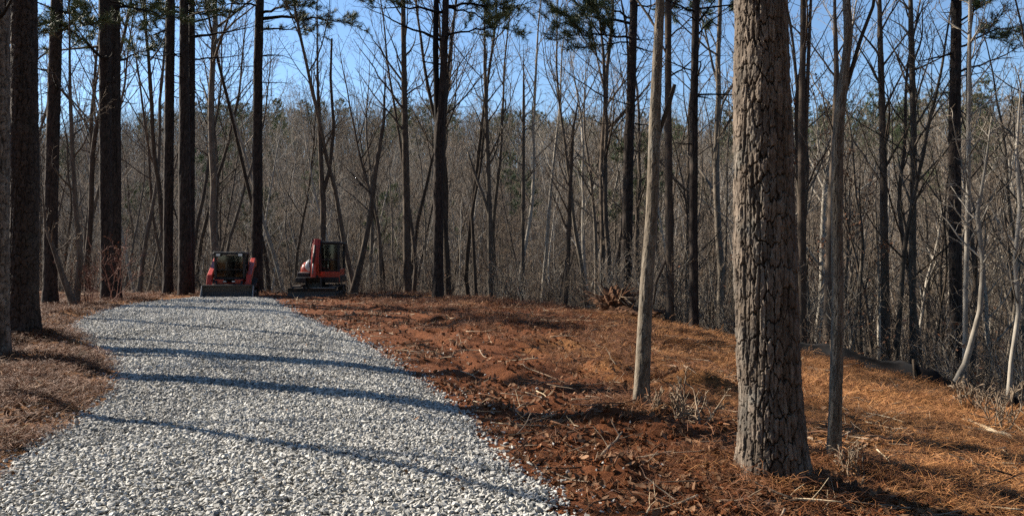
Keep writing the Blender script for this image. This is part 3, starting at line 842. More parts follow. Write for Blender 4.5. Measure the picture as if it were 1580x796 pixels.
own_tree('bare_tree', 'curving forked tree right of the big scaly pine', 6.3,
         [(1287, 718, 22), (1288, 650, 20), (1291, 560, 19), (1293, 450, 18), (1291, 330, 18), (1293, 200, 17), (1303, 110, 14), (1310, 60, 13), (1306, 0, 12)], 9, 'slim_bark',
         pine=False, k=56, n=420, amp=.006, cols=13, plate_h=.16, lobes=.2, seed=21, flare=1.1, bare=(5, 8, 1.6, (.5, .9)), stems=[[(1296, 170, 8), (1312, 115, 7), (1328, 60, 6), (1348, 8, 5), (1352, -60, 4)]])
own_tree('bare_tree', 'tall bare tree with broom-like upper limbs left of the far right pine', 22,
         [(1410, 560, 11), (1408, 400, 10), (1410, 200, 9), (1406, 60, 8), (1405, 0, 6)], 15, 'grey_bark', pine=False, k=12, seed=22, bare=(6, 16, 3.0, (.3, .8)),
         limbs=[(110, 1470, 80, 0, 0, 4), (60, 1430, -10, 0, 0, 4)])
own_tree('bare_tree', 'dark bare tree with many upswept limbs beside the broom-limbed tree', 23,
         [(1367, 555, 14), (1365, 400, 12), (1362, 200, 10), (1358, 60, 8), (1357, 0, 6)], 15, 'brown_bark', pine=False, k=12, seed=23, bare=(7, 16, 3.0, (.3, .8)))
own_tree('pine_tree', 'dark pine near the right picture edge beyond the silt fence', 20,
         [(1476, 590, 20), (1474, 400, 19), (1473, 200, 18), (1476, 0, 15)], 22, 'dark_bark', crown=2, k=44, n=180, amp=.02, cols=13, plate_h=.18, seed=24, crown_lift=1,
         limbs=[(75, 1575, 40, 1, 7, 4), (115, 1580, 70, -1, 0, 4), (40, 1530, 0, 0, 5, 4), (82, 1412, 95, 0, 0, 4)])
own_tree('bare_tree', 'pale thin birch-like trunk right of the dark pine beyond the silt fence', 16,
         [(1488, 606, 7), (1490, 450, 7), (1494, 300, 7), (1495, 150, 6), (1497, 0, 5)], 11, 'pale_bark', pine=False, k=10, seed=25, bare=(3.5, 16, 1.8, (.6, 1.1)))
own_tree('bare_tree', 'thin pale leaning trunk tilted over the silt fence', 14.2,
         [(1466, 608, 10), (1490, 560, 9), (1512, 480, 8), (1517, 410, 7), (1508, 330, 6), (1520, 260, 4), (1530, 180, 3)], 5.2, 'pale_bark', pine=False, k=10, seed=26, flare=1.1,
         bare=(2.2, 10, 1.3, (.6, 1.2)))
own_tree('bare_tree', 'crooked pale sapling at the right picture edge by the fence', 13.6,
         [(1555, 628, 8), (1560, 560, 7), (1572, 480, 7), (1566, 400, 6), (1574, 320, 6), (1568, 240, 5), (1576, 120, 4)], 6.2, 'pale_bark', pine=False, k=10, seed=27, flare=1.1,
         bare=(2.0, 14, 1.5, (.6, 1.2)))
own_tree('bare_tree', 'dark leaning tree beside the excavator', 32,
         [(545, 455, 12), (560, 390, 9), (572, 330, 8), (580, 260, 7), (592, 190, 5)], 9.5, 'brown_bark', pine=False, k=10, seed=28, bare=(4, 9, 2.4, (.4, .9)))
own_tree('bare_tree', 'forked dark tree rising above the excavator boom', 33,
         [(497, 400, 10), (499, 320, 9), (497, 290, 8), (493, 200, 6), (490, 120, 4)], 13, 'brown_bark', pine=False, k=10, seed=29, bare=(6, 10, 2.4, (.4, .9)),
         stems=[[(498, 300, 6), (508, 265, 6), (515, 200, 5), (510, 120, 4), (512, 60, 3)]])
own_tree('bare_tree', 'short leaning trunk among brush left of the paired dark pines', 22,
         [(112, 466, 10), (98, 430, 9), (85, 390, 7), (70, 350, 4)], 3.6, 'brown_bark', pine=False, k=10, seed=30, bare=(1.6, 6, 1.2, (.5, 1.1)))
own_tree('bare_tree', 'wavy dark tree left of the paired dark pines', 24,
         [(118, 462, 9), (124, 400, 8), (117, 320, 7), (112, 240, 6), (108, 140, 5)], 10, 'brown_bark', pine=False, k=10, seed=31, bare=(3.5, 12, 2.2, (.5, 1.0)))
own_tree('bare_tree', 'branching grey bare tree right of the twin pine', 31,
         [(757, 470, 9), (756, 340, 8), (752, 230, 7), (748, 100, 5)], 13, 'grey_bark', pine=False, k=10, seed=32, bare=(5.5, 13, 2.5, (.4, 1.0)),
         stems=[[(757, 340, 5), (745, 300, 5), (735, 275, 4), (722, 235, 3)]])
own_tree('bare_tree', 'thin straight bare tree right of the branching grey tree', 30,
         [(806, 474, 7), (807, 330, 6), (808, 180, 5), (808, 70, 3)], 11, 'grey_bark', pine=False, k=10, seed=33, bare=(5, 14, 1.8, (.7, 1.1)))
own_tree('bare_tree', 'sinuous dark tree between the thin straight tree and the root pile', 28,
         [(871, 480, 9), (876, 400, 8), (879, 300, 7), (884, 200, 5), (893, 150, 3)], 8.4, 'brown_bark', pine=False, k=10, seed=34, bare=(3.0, 12, 2.4, (.5, 1.0)))
own_tree('bare_tree', 'tall slender bare tree close right of the twin pine', 32,
         [(735, 470, 6), (728, 330, 5), (741, 260, 4), (752, 150, 3)], 10, 'brown_bark', pine=False, k=9, seed=35, bare=(4, 10, 2.2, (.4, .9)))

# pines out of the picture on the left, whose shadows cross the drive
LEFT = [(-12.4, 14.4, 2, 'thin bare tree beyond the left picture edge, farthest one shading the drive'), (-12.0, 13.0, 4, 'small crooked bare tree beyond the left picture edge shading the drive'),
        (-10.3, 10.3, 2, 'thin bare tree beyond the left picture edge, nearest one shading the drive'),
        (-15.6, 21.2, 7, 'tall bare tree just outside the left picture edge shading the far gravel'), (-20.5, 20.4, 7, 'tall bare tree well outside the left picture edge shading the red dirt'), (-17.5, 25.0, 0, 'straight bare tree left of the leftmost pines shading the crest')]
for i, (x, y, k, lab) in enumerate(LEFT):
    o = thing('bare_tree', lab, 'tree', (x, y, gz(x, y)), 1.3 * i)
    link('trunk', BARE_ME[k]['brown_bark'][0], o); link('crown', BARE_ME[k]['brown_bark'][1], o)
for i, (x, y, c, lab) in enumerate([(-40, 19.5, 1, 'tall pine far beyond the left picture edge dappling the near gravel')]):
    g = gz(x, y); r = np.random.default_rng(500 + i)
    o = thing('pine_tree', lab, 'tree', (x, y, g))
    h0, H, lme, nme = PINE_CROWNS[c]
    mb = MB(); tube(mb, wiggle_line((0, 0, -.3), (0, 0, 1), H + .2, 12, .008, r, .03), np.linspace(.2, .03, 12), 12, 0)
    link('trunk', mb.mesh('trunk', ['dark_bark']), o)
    for nm, me in (('limbs', lme), ('crown', nme)):
        q = link(nm, me, o); q.rotation_euler = (0, 0, 1.0)

# the wood in the valley beyond the clearing: single trees, then the mass behind them
SECT = [(-9e9, 150, 'left of the paired dark pines'), (150, 300, "behind dark pines near loader"), (300, 450, 'behind the red track loader'),
        (450, 560, 'behind the orange excavator'), (560, 670, "between excavator and twin pine"),
        (670, 820, 'just right of the twin pine'), (820, 950, "left of the root pile"), (950, 1130, 'behind the slim grey tree'),
        (1130, 1310, 'behind the big scaly pine'), (1310, 1430, "beyond silt fence's left end"), (1430, 9e9, "beyond silt fence's right end")]
placed = []
VAL = []
def valley():
    r = np.random.default_rng(90); n = 0; tries = 0
    while n < 215 and tries < 9000:
        tries += 1
        y = 14 + 62 * r.random() ** 1.1; x = r.uniform(-.76, .76) * y
        s = float(polyline_sd(CREST, np.array([x]), np.array([y]))[0])
        if s < 1.8 or s > 48: continue
        if any((x - a) ** 2 + (y - b) ** 2 < (1.1 + .015 * y) ** 2 for a, b in placed): continue
        placed.append((x, y)); n += 1
        k = int(r.choice(8, p=[.17, .17, .09, .17, .08, .06, .11, .15])); bk = str(r.choice(['grey_bark', 'brown_bark', 'pale_bark'], p=[.36, .38, .26]))
        if y < 32 and k in (0, 1, 3, 7): k = (2, 4, 5, 6)[k % 4]
        tm, cm = BARE_ME[k][bk]; z = float(terrain(np.array([x]), np.array([y]))[0])
        px = 790 + x / y * F
        where = [w_ for a, b, w_ in SECT if a <= px < b][0]
        look = {'grey_bark': 'grey', 'brown_bark': 'dark brown', 'pale_bark': 'pale'}[bk]
        size = 'small crooked' if k in (4, 5) else ('slender' if k in (2, 6, 7) else 'tall')
        lab = '%s %s bare tree in the valley %s' % (size, look, where)
        VAL.append([lab, px, None])
        o = thing('bare_tree', lab, 'tree', (x, y, z), r.uniform(0, 6.28), lab)
        sc = r.uniform(.85, 1.3) if y > 32 else r.uniform(.75, 1.0); o.scale = (sc, sc, sc)
        o.rotation_euler = (r.normal(0, .03), r.normal(0, .03), r.uniform(0, 6.28))
        link('trunk', tm, o); link('crown', cm, o)
        VAL[-1][2] = o
    ORD = {2: ['left', 'right'], 3: ['left', 'middle', 'right'], 4: ['leftmost', 'second', 'third', 'rightmost'], 5: ['leftmost', 'second', 'third', 'fourth', 'rightmost'], 6: ['leftmost', 'second', 'third', 'fourth', 'fifth', 'rightmost'],
           7: ['leftmost', 'second', 'third', 'fourth', 'fifth', 'sixth', 'rightmost'], 8: ['leftmost', 'second', 'third', 'fourth', 'fifth', 'sixth', 'seventh', 'rightmost']}
    for lab in sorted(set(v[0] for v in VAL)):
        L_ = sorted([v for v in VAL if v[0] == lab], key=lambda v: v[1])
        if len(L_) in ORD:
            for w_, v in zip(ORD[len(L_)], L_):
                v[2]['label'] = '%s of %s %s' % (w_, ['', '', 'two', 'three', 'four', 'five', 'six', 'seven', 'eight'][len(L_)], lab.replace('bare tree', 'bare trees').replace('in the valley ', ''))
        for v in L_: v[2]['group'] = 'bare trees of the valley wood'
valley()

def far_wood():
    r = np.random.default_rng(91)
    n = 30000
    y = r.uniform(20, 330, n); x = r.uniform(-1, 1, n) * (0.80 * y + 14)
    s = polyline_sd(CREST, x, y)
    keep = (s > 26) & (s < 260) & (r.random(n) < np.where(s < 48, .35, np.where(s < 110, .75, .5)))
    x, y, s = x[keep], y[keep], s[keep]
    # thin out to a spacing
    cell = {}; ok = []
    for i in range(len(x)):
        c = (int(x[i] / 2.9), int(y[i] / 2.9))
        if c in cell: continue
        cell[c] = 1; ok.append(i)
    x, y, s = x[ok], y[ok], s[ok]
    z = terrain(x, y)
    pine = r.random(len(x)) < (.015 + .02 * ss(95, 165, s) + .2 * ss(90, 160, s) * (vn(x / 28, y / 28, 4) > .64))
    b = ~pine
    def go(name, m, protos, lo, hi, label, cat):
        k = m.sum()
        rot = np.stack([r.normal(0, .03, k), r.normal(0, .03, k), r.uniform(0, 6.28, k)], -1)
        scatter(name, protos, np.stack([x[m], y[m], z[m]], -1), rot, r.uniform(lo, hi, k), label, cat)
        print(name, k)
    go('bare_woodland', b, FAR_BARE, .8, 1.3, 'brown leafless woodland covering the hillside across the valley', 'woodland')
    go('pine_woodland', pine, FAR_PINE, .5, .82, 'green pine crowns along the top of the far hillside', 'woodland')
far_wood()

def wood_behind():
    """unseen wood added behind the camera and on its right to cut sky fill"""
    r = np.random.default_rng(93); x = []; y = []
    for _ in range(4000):
        a, b = r.uniform(-34, 34), r.uniform(-45, 3)
        if b > -5 and a < 9: continue
        if b > 1 - .75 * 0 and a < 14: continue
        if abs(a + 1) < 3.4 or (a < -6 and b > -9): continue
        if any((a - u) ** 2 + (b - v) ** 2 < 9 for u, v in zip(x, y)): continue
        x.append(a); y.append(b)
    x, y = np.array(x), np.array(y); k = len(x); z = terrain(x, y)
    idx = np.where(r.random(k) < .6, r.integers(0, 3, k), r.integers(3, 6, k))
    scatter('added_woodland', FAR_PINE + FAR_BARE[:3], np.stack([x, y, z], -1), np.stack([x * 0, x * 0, r.uniform(0, 6.28, k)], -1), r.uniform(.85, 1.1, k),
            'unseen wood of pines and bare trees added behind the viewpoint to cut skylight', 'woodland', idx=idx)
    print('behind', k)
wood_behind()  # out of view, added to hold back skylight from behind

def shrub_mesh(seed, name, H, ns, bk, tw, leaf=None):
    r = np.random.default_rng(seed); mb = MB()
    for k in range(ns):
        a = r.uniform(0, 6.28)
        P = wiggle_line((math.cos(a) * .12, math.sin(a) * .12, -.1), (r.normal(0, .3), r.normal(0, .3), 1), H * r.uniform(.6, 1), 8, .12, r, .05)
        rr = np.linspace(r.uniform(.008, .018), .004, 8); tube(mb, P, rr, 4, 0)
        branch_out(mb, P, rr, r, 0, 2, (7, 5, 3), 0, 1, leaf)
    return mb.mesh(name, [bk, tw, 'rust_leaf'])
SHRUBS = [shrub_mesh(200 + i, 'brush', [2.2, 3.4, 2.8, 1.6, 4.2][i], [6, 5, 7, 8, 4][i], ['grey_bark', 'brown_bark', 'pale_bark', 'brown_bark', 'grey_bark'][i], 'twig', (2, .12, 2) if i in (1, 3) else None) for i in range(5)]
def brush():
    r = np.random.default_rng(92); n = 9000
    y = r.uniform(9, 95, n); x = r.uniform(-1, 1, n) * (.8 * y + 4)
    s = polyline_sd(CREST, x, y)
    k = (s > 1.2) & (s < 75) & (r.random(n) < np.where(s < 12, .40, .22) )
    x, y = x[k], y[k]; z = terrain(x, y)
    scatter('brush', SHRUBS, np.stack([x, y, z], -1), np.stack([r.normal(0, .1, len(x)), r.normal(0, .1, len(x)), r.uniform(0, 6.28, len(x))], -1),
            r.uniform(.55, 1.1, len(x)), 'leafless twiggy brush filling the wood below the clearing', 'brush')
    print('brush', len(x))
brush()

#%%REST
# ------------------------------------------------------------------ machines
M['red'] = paint('orange_red_paint', (0.36, 0.028, 0.008), .35, .5, .3)
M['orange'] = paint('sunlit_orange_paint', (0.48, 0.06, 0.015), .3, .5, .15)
M['black'] = paint('black_paint', (0.01, 0.01, 0.011), .5, .4, .25)
M['steel'] = paint('worn_dark_steel', (0.025, 0.023, 0.021), .55, .6, .5)
M['bright_steel'] = paint('scuffed_bright_steel', (0.24, 0.235, 0.22), .45, .6, .3)
M['rubber'] = paint('dusty_rubber', (0.035, 0.032, 0.03), .85, .2, .5)
M['glare_grey'] = paint('glare_grey_paint', (0.34, 0.34, 0.33), .3, .5, .15)  # pale tone of sun glare on the excavator's engine cover
M['seat'] = paint('black_vinyl', (0.02, 0.022, 0.028), .6, .3, .1)
M['lens'] = paint('lamp_lens', (0.6, 0.6, 0.58), .1, .7, .05)
gm = bpy.data.materials.new('cab_glass'); gm.use_nodes = True; gt = gm.node_tree
gt.nodes.remove(gt.nodes['Principled BSDF'])
_tb = N(gt, 'ShaderNodeBsdfTransparent', Color=(.42, .48, .50, 1)); _gb = N(gt, 'ShaderNodeBsdfGlossy', Color=(.9, .95, 1, 1), Roughness=.04)
_fr = N(gt, 'ShaderNodeFresnel', IOR=1.5); _mx = N(gt, 'ShaderNodeMixShader')
gt.links.new(_fr.outputs[0], _mx.inputs[0]); gt.links.new(_tb.outputs[0], _mx.inputs[1]); gt.links.new(_gb.outputs[0], _mx.inputs[2])
gt.links.new(_mx.outputs[0], gt.nodes['Material Output'].inputs[0])
M['glass'] = gm

def finish(bm, name, m, parent, bevel=0.0, loc=(0, 0, 0), rot=(0, 0, 0), smooth=False):
    if bevel > 0:
        bmesh.ops.remove_doubles(bm, verts=bm.verts, dist=1e-5)
        bmesh.ops.bevel(bm, geom=[e for e in bm.edges if len(e.link_faces) == 2 and e.calc_face_angle(0) > .5], offset=bevel, segments=2, affect='EDGES', profile=.5)
    me = bpy.data.meshes.new(name); bm.to_mesh(me); bm.free()
    me.materials.append(M[m] if isinstance(m, str) else m)
    if smooth: me.polygons.foreach_set('use_smooth', [True] * len(me.polygons))
    o = link(name, me, parent, loc); o.rotation_euler = rot
    return o

def box(name, parent, x0, x1, y0, y1, z0, z1, m, bevel=.015, rot=(0, 0, 0)):
    bm = bmesh.new(); bmesh.ops.create_cube(bm, size=1)
    c = ((x0 + x1) / 2, (y0 + y1) / 2, (z0 + z1) / 2)
    for v in bm.verts: v.co = Vector((v.co.x * (x1 - x0), v.co.y * (y1 - y0), v.co.z * (z1 - z0)))
    return finish(bm, name, m, parent, min(bevel, .3 * min(x1 - x0, y1 - y0, z1 - z0)), c, rot)

def prism(name, parent, poly, x0, x1, m, bevel=.012):
    """an outline in the side view (y, z) given thickness from x0 to x1"""
    bm = bmesh.new()
    A = [bm.verts.new((x0, y, z)) for y, z in poly]; B = [bm.verts.new((x1, y, z)) for y, z in poly]
    n = len(poly); bm.faces.new(A[::-1]); bm.faces.new(B)
    for i in range(n): bm.faces.new((A[i], A[(i + 1) % n], B[(i + 1) % n], B[i]))
    bmesh.ops.recalc_face_normals(bm, faces=bm.faces)
    return finish(bm, name, m, parent, bevel)

def rod(name, parent, pts, r, m, k=12):
    mb = MB(); P = np.array(pts, float)
    tube(mb, P, np.full(len(P), r) if np.isscalar(r) else r, k, 0, True)
    return link(name, mb.mesh(name, [m], True), parent)

def wheel(name, parent, x0, x1, y, z, r, m, k=24):
    mb = MB(); P = np.array([(x0, y, z), (x0 + .01, y, z), (x0 + .02, y, z), ((x0 + x1) / 2, y, z), (x1 - .02, y, z), (x1 - .01, y, z), (x1, y, z)])
    tube(mb, P, [r * .8, r * .9, r, r, r, r * .9, r * .8], k, 0, True)
    return link(name, mb.mesh(name, [m], False), parent)

def stadium(pts, n=8):
    """outline of a belt round wheels given as (y, z, r)"""
    P = []
    for (y, z, r) in pts:
        for a in np.linspace(0, 2 * math.pi, 28, endpoint=False): P.append((y + r * math.cos(a), z + r * math.sin(a)))
    P = sorted(set((round(a, 5), round(b, 5)) for a, b in P))
    def half(Q):
        h = []
        for p in Q:
            while len(h) >= 2 and (h[-1][0] - h[-2][0]) * (p[1] - h[-2][1]) - (h[-1][1] - h[-2][1]) * (p[0] - h[-2][0]) <= 0: h.pop()
            h.append(p)
        return h
    lo = half(P); hi = half(P[::-1]); return lo[:-1] + hi[:-1]

def track(parent, x0, x1, wheels, rollers, sprocket):
    """a rubber track: belt with grousers, rollers and sprocket"""
    out = stadium(wheels); n = len(out)
    # resample evenly for the grousers
    P = np.array(out + out[:1]); L = np.concatenate([[0], np.cumsum(np.linalg.norm(np.diff(P, axis=0), axis=1))])
    k = int(L[-1] / .045) // 2 * 2; s = np.linspace(0, L[-1], k, endpoint=False)
    Q = np.stack([np.interp(s, L, P[:, 0]), np.interp(s, L, P[:, 1])], -1)
    c = Q.mean(0); D = np.roll(Q, -1, 0) - np.roll(Q, 1, 0); D /= np.linalg.norm(D, axis=1)[:, None]; Nn = np.stack([D[:, 1], -D[:, 0]], -1)
    outr = Q + Nn * np.where(np.arange(k) % 4 < 2, .022, 0)[:, None]; inn = Q - Nn * .035
    V = np.concatenate([np.column_stack([np.full(k, x0), outr]), np.column_stack([np.full(k, x1), outr]), np.column_stack([np.full(k, x1), inn]), np.column_stack([np.full(k, x0), inn])])
    i = np.arange(k); j = (i + 1) % k; q = np.concatenate([np.stack([a * k + i, b * k + i, b * k + j, a * k + j], -1) for a, b in ((0, 1), (1, 2), (2, 3), (3, 0))])
    mb = MB(); mb.add(V, q, None, 0); t = link('track', mb.mesh('track', ['rubber'], False), parent)
    for (y, z, r) in rollers: wheel('roller', t, x0 + .05, x1 - .05, y, z, r, 'steel')
    wheel('sprocket', t, x0 + .04, x1 - .04, *sprocket, 'steel')
    return t

def lamp(parent, x, y, z, w_=.09, h=.06):
    b = box('headlight', parent, x - w_, x + w_, y, y + .06, z - h, z + h, 'black', .01)
    mb = MB(); mb.add([(x - w_ * .8, y - .004, z - h * .75), (x + w_ * .8, y - .004, z - h * .75), (x + w_ * .8, y - .004, z + h * .75), (x - w_ * .8, y - .004, z + h * .75)], [[0, 1, 2, 3]])
    l = link('lens', mb.mesh('lens', ['lens'], False), b); l.location = -Vector(b.location)

def loader():
    X, Y = (356 - 790) / F * 29, 29.0
    o = thing('track_loader', 'red compact track loader with its black bucket lowered onto the gravel', 'loader', (X, Y, gz(X, Y - .6) - .04), math.radians(14))
    for s in (-1, 1):
        a, b = sorted((s * .56, s * .92))
        track(o, a, b, [(-.25, .24, .2), (1.25, .24, .2), (1.05, .52, .2)], [(y, .16, .11) for y in (.05, .35, .65, .95)], (1.05, .52, .17))
    body = prism('body', o, [(-.35, .30), (1.55, .30), (1.75, .6), (1.75, 1.22), (1.0, 1.22), (1.0, .72), (-.2, .62), (-.42, .5)], -.55, .55, 'red', .025)
    box('front_panel', o, -.50, -.20, -.47, -.40, .34, .74, 'red', .015)
    box('front_panel', o, .20, .50, -.47, -.40, .34, .74, 'red', .015)
    box('step', o, -.2, .2, -.5, -.36, .42, .5, 'steel', .01)
    cab = box('cab', o, -.56, .56, -.30, 1.0, .72, .80, 'black', .02)
    def c(ob): ob.parent = cab; ob.location = Vector(ob.location) - Vector(cab.location); return ob
    for x in (-.52, .52):
        for y in (-.26, .94): c(box('post', None, x - .045, x + .045, y - .05, y + .05, .78, 1.70, 'black', .012))
        c(box('side_screen', None, x - .008, x + .008, -.2, .88, .82, 1.25, 'black', .003))
        c(box('side_rail', None, x - .03, x + .03, -.2, .88, 1.25, 1.31, 'black', .01))
    c(prism('roof', None, [(-.42, 1.68), (1.06, 1.70), (1.06, 1.79), (-.36, 1.78), (-.42, 1.74)], -.60, .60, 'black', .02))
    c(box('roof_edge', None, -.58, .58, -.425, -.37, 1.765, 1.795, 'bright_steel', .006))
    c(box('windscreen', None, -.47, .47, -.265, -.255, .84, 1.66, 'glass', 0))
    c(box('rear_window', None, -.47, .47, .935, .945, 1.20, 1.64, 'glass', 0))
    c(box('rear_bulkhead', None, -.47, .47, .90, .95, .80, 1.20, 'black', .01))
    st = c(box('seat', None, -.24, .24, .15, .62, .80, .98, 'seat', .05))
    c(box('seat_back', None, -.24, .24, .56, .70, .92, 1.42, 'seat', .05))
    c(box('door_bar', None, -.46, .46, -.29, -.27, 1.10, 1.13, 'black', .004))
    c(rod('control_lever', None, [(-.33, .1, .8), (-.33, .02, 1.05), (-.31, .0, 1.2)], .025, 'black'))
    c(rod('control_lever', None, [(.33, .1, .8), (.33, .02, 1.05), (.31, .0, 1.2)], .025, 'black'))
    c(box('dash', None, -.42, .42, -.24, -.12, .80, .93, 'black', .02))
    lamp(o, -.40, -.47, 1.68); lamp(o, .40, -.47, 1.68)
    lamp(o, -.16, -.50, .66, .07, .03); lamp(o, .16, -.50, .66, .07, .03)
    for s in (-1, 1):
        a, b = sorted((s * .62, s * .80))
        arm = prism('lift_arm', o, [(1.75, 1.50), (1.30, 1.56), (.30, 1.18), (-.45, .92), (-.62, .62), (-.72, .26), (-.52, .22), (-.44, .52), (-.28, .70), (.40, .96), (1.30, 1.26), (1.72, 1.18)], a, b, 'red', .02)
        r1 = rod('hydraulic_cylinder', arm, [(s * .585, 1.0, .55), (s * .585, .35, .85)], .05, 'black')
        rod('piston_rod', arm, [(s * .585, .36, .845), (s * .585, .05, .98)], .028, 'bright_steel')
        box('pivot_cover', arm, a - .01, b + .01, 1.35, 1.62, 1.36, 1.52, 'orange', .03)
        tw = prism('rear_tower', o, [(1.75, .55), (1.75, 1.62), (1.45, 1.62), (1.2, .9), (1.1, .55)], a - .03 * s, b - .03 * s, 'black', .02) if False else None
        rod('tilt_cylinder', arm, [(s * .46, -.3, .78), (s * .46, -.72, .48)], .04, 'black')
    box('engine_hood', o, -.52, .52, 1.05, 1.85, .95, 1.42, 'black', .06)
    # bucket: curved shell, side plates, lip
    prof = [(-1.40, .03), (-1.05, .02), (-.90, .05), (-.80, .14), (-.77, .28), (-.80, .47), (-.86, .50)]
    inn = [(y - .028 if z > .1 else y, z + (.028 if z < .2 else 0)) for y, z in prof]
    bk = prism('bucket', o, prof + inn[::-1], -.90, .90, 'steel', 0)
    for s in (-1, 1): prism('side_plate', bk, [(-1.40, .015), (-1.05, .012), (-.88, .04), (-.78, .14), (-.75, .3), (-.78, .50), (-.90, .53), (-1.10, .34), (-1.38, .08)], s * .915 - .012, s * .915 + .012, 'bright_steel', .003)
    box('cutting_edge', bk, -.92, .92, -1.46, -1.38, .01, .05, 'bright_steel', .005)
    box('top_rail', bk, -.90, .90, -.90, -.80, .49, .55, 'steel', .01)
    box('coupler', o, -.52, .52, -.76, -.66, .20, .58, 'black', .02)

def excavator():
    X, Y = (493 - 790) / F * 30, 30.0
    o = thing('mini_excavator', 'orange mini excavator with glazed cab and folded boom at the clearing edge', 'excavator', (X, Y, gz(X, Y) - .04), math.radians(3))
    for s in (-1, 1):
        a, b = sorted((s * .54, s * .86))
        track(o, a, b, [(-.85, .26, .2), (.95, .26, .2)], [(y, .15, .09) for y in (-.5, -.15, .2, .55)] + [(-.85, .26, .17)], (.95, .26, .17))
    box('track_frame', o, -.55, .55, -.5, .6, .22, .48, 'black', .03)
    wheel('slew_ring', o, -.2, .2, .05, .5, .2, 'steel')
    bl = prism('dozer_blade', o, [(-1.52, .03), (-1.46, .02), (-1.38, .14), (-1.38, .28), (-1.46, .40), (-1.52, .40), (-1.44, .27), (-1.44, .15)], -.91, .91, 'steel', .004)
    box('blade_lip', bl, -.92, .92, -1.55, -1.50, .015, .05, 'bright_steel', .004)
    box('blade_cap', bl, -.0, .88, -1.50, -1.44, .395, .42, 'bright_steel', .005)
    for s in (-1, 1): box('blade_arm', bl, s * .35 - .05, s * .35 + .05, -1.4, -.4, .2, .3, 'black', .015)
    # upper structure
    deck = prism('deck', o, [(-.62, .58), (1.15, .58), (1.25, .7), (1.2, .82), (-.62, .80)], -.80, .88, 'black', .03)
    box('skirt_panel', deck, -.80, -.30, -.66, -.60, .60, .78, 'black', .02).location -= Vector(deck.location)
    # rounded engine cover
    def dome(name, m, cx, cy, cz, rx, ry, rz, z0, sx=1):
        mb = MB(); nu, nv = 28, 14; V = []
        for j in range(nv + 1):
            ph = j / nv * math.pi / 2
            for i in range(nu):
                th = i / nu * 2 * math.pi
                cx_ = abs(math.cos(th)) ** .6 * math.copysign(1, math.cos(th)); sy_ = abs(math.sin(th)) ** .6 * math.copysign(1, math.sin(th))
                rr = math.cos(ph) ** .75
                V.append((cx + rx * cx_ * rr, cy + ry * sy_ * rr, cz + rz * math.sin(ph) ** .9))
        q = [(j * nu + i, j * nu + (i + 1) % nu, (j + 1) * nu + (i + 1) % nu, (j + 1) * nu + i) for j in range(nv) for i in range(nu)]
        V2 = [(v[0] * .0 + cx + (v[0] - cx) * .86, cy + (v[1] - cy) * .9, z0) for v in V[:nu]]
        n0 = len(V); q += [(n0 + i, n0 + (i + 1) % nu, (i + 1) % nu, i) for i in range(nu)]
        mb.add(V + V2, q); return link(name, mb.mesh(name, [m], True), o)
    hood = dome('engine_cover', 'orange', -.42, .55, .98, .40, .68, .46, .62)
    box('side_tool_box', o, -.80, -.32, -.40, .1, .80, .96, 'black', .03)
    box('tool_box_lid', o, -.79, -.33, -.41, .09, .955, .985, 'bright_steel', .01)
    mb = MB()
    P = wiggle_line((-.62, -.1, 1.02), (.1, 0, 1), .01, 2, 0, np.random.default_rng(1))
    cap = dome('glare_cap', 'glare_grey', -.30, .42, 1.16, .33, .60, .36, 1.0)  # pale dome added over the engine cover as painted sun glare
    box('counterweight', o, -.78, .82, .95, 1.32, .62, 1.15, 'red', .1)
    # cab
    cab = box('cab', o, .10, .90, -.52, .75, .80, .88, 'black', .02)
    def c(ob): ob.parent = cab; ob.location = Vector(ob.location) - Vector(cab.location); return ob
    c(box('front_panel', None, .10, .90, -.57, -.50, .62, 1.02, 'red', .03))
    c(box('front_trim', None, .10, .90, -.575, -.55, 1.03, 1.07, 'black', .01))
    for x in (.145, .855):
        c(box('pillar', None, x - .045, x + .045, -.56, -.48, 1.02, 2.12, 'black', .015))
        c(box('pillar', None, x - .045, x + .045, .66, .74, .86, 2.12, 'black', .015))
        c(box('side_window', None, x - .004, x + .004, -.46, .64, 1.12, 2.06, 'glass', 0))
        c(box('side_panel', None, x - .03, x + .03, -.5, .70, .84, 1.12, 'red', .01))
    c(box('window_bar', None, .19, .81, -.545, -.515, 1.46, 1.52, 'black', .006))
    c(box('upper_windscreen', None, .185, .815, -.535, -.527, 1.52, 2.08, 'glass', 0))
    c(box('lower_windscreen', None, .185, .815, -.535, -.527, 1.06, 1.46, 'glass', 0))
    c(box('rear_window', None, .19, .81, .69, .70, 1.3, 2.06, 'glass', 0))
    c(box('roof', None, .08, .92, -.58, .78, 2.10, 2.20, 'black', .035))
    c(box('roof_edge', None, .09, .91, -.585, -.5, 2.195, 2.215, 'bright_steel', .006))
    c(box('seat', None, .28, .72, .05, .45, .95, 1.14, 'seat', .06))
    c(box('seat_back', None, .28, .72, .40, .52, 1.08, 1.78, 'seat', .06))
    c(rod('control_lever', None, [(.28, -.1, 1.0), (.27, -.16, 1.3)], .02, 'black'))
    c(rod('control_lever', None, [(.72, -.1, 1.0), (.73, -.16, 1.3)], .02, 'black'))
    # swing bracket, boom, stick, bucket
    prism('swing_bracket', o, [(-.62, .55), (-.95, .60), (-1.0, .85), (-.85, .95), (-.62, .90)], -.24, .02, 'steel', .02)
    bo = prism('boom', o, [(-.78, .72), (-.96, .80), (-1.02, 1.35), (-.88, 1.90), (-.62, 2.30), (-.48, 2.24), (-.66, 1.85), (-.78, 1.32), (-.74, .85)], -.26, .04, 'red', .02)
    rod('boom_cylinder', bo, [(-.11, -1.08, .75), (-.11, -1.10, 1.2)], .05, 'black'); rod('piston_rod', bo, [(-.11, -1.10, 1.2), (-.11, -.98, 1.5)], .03, 'bright_steel')
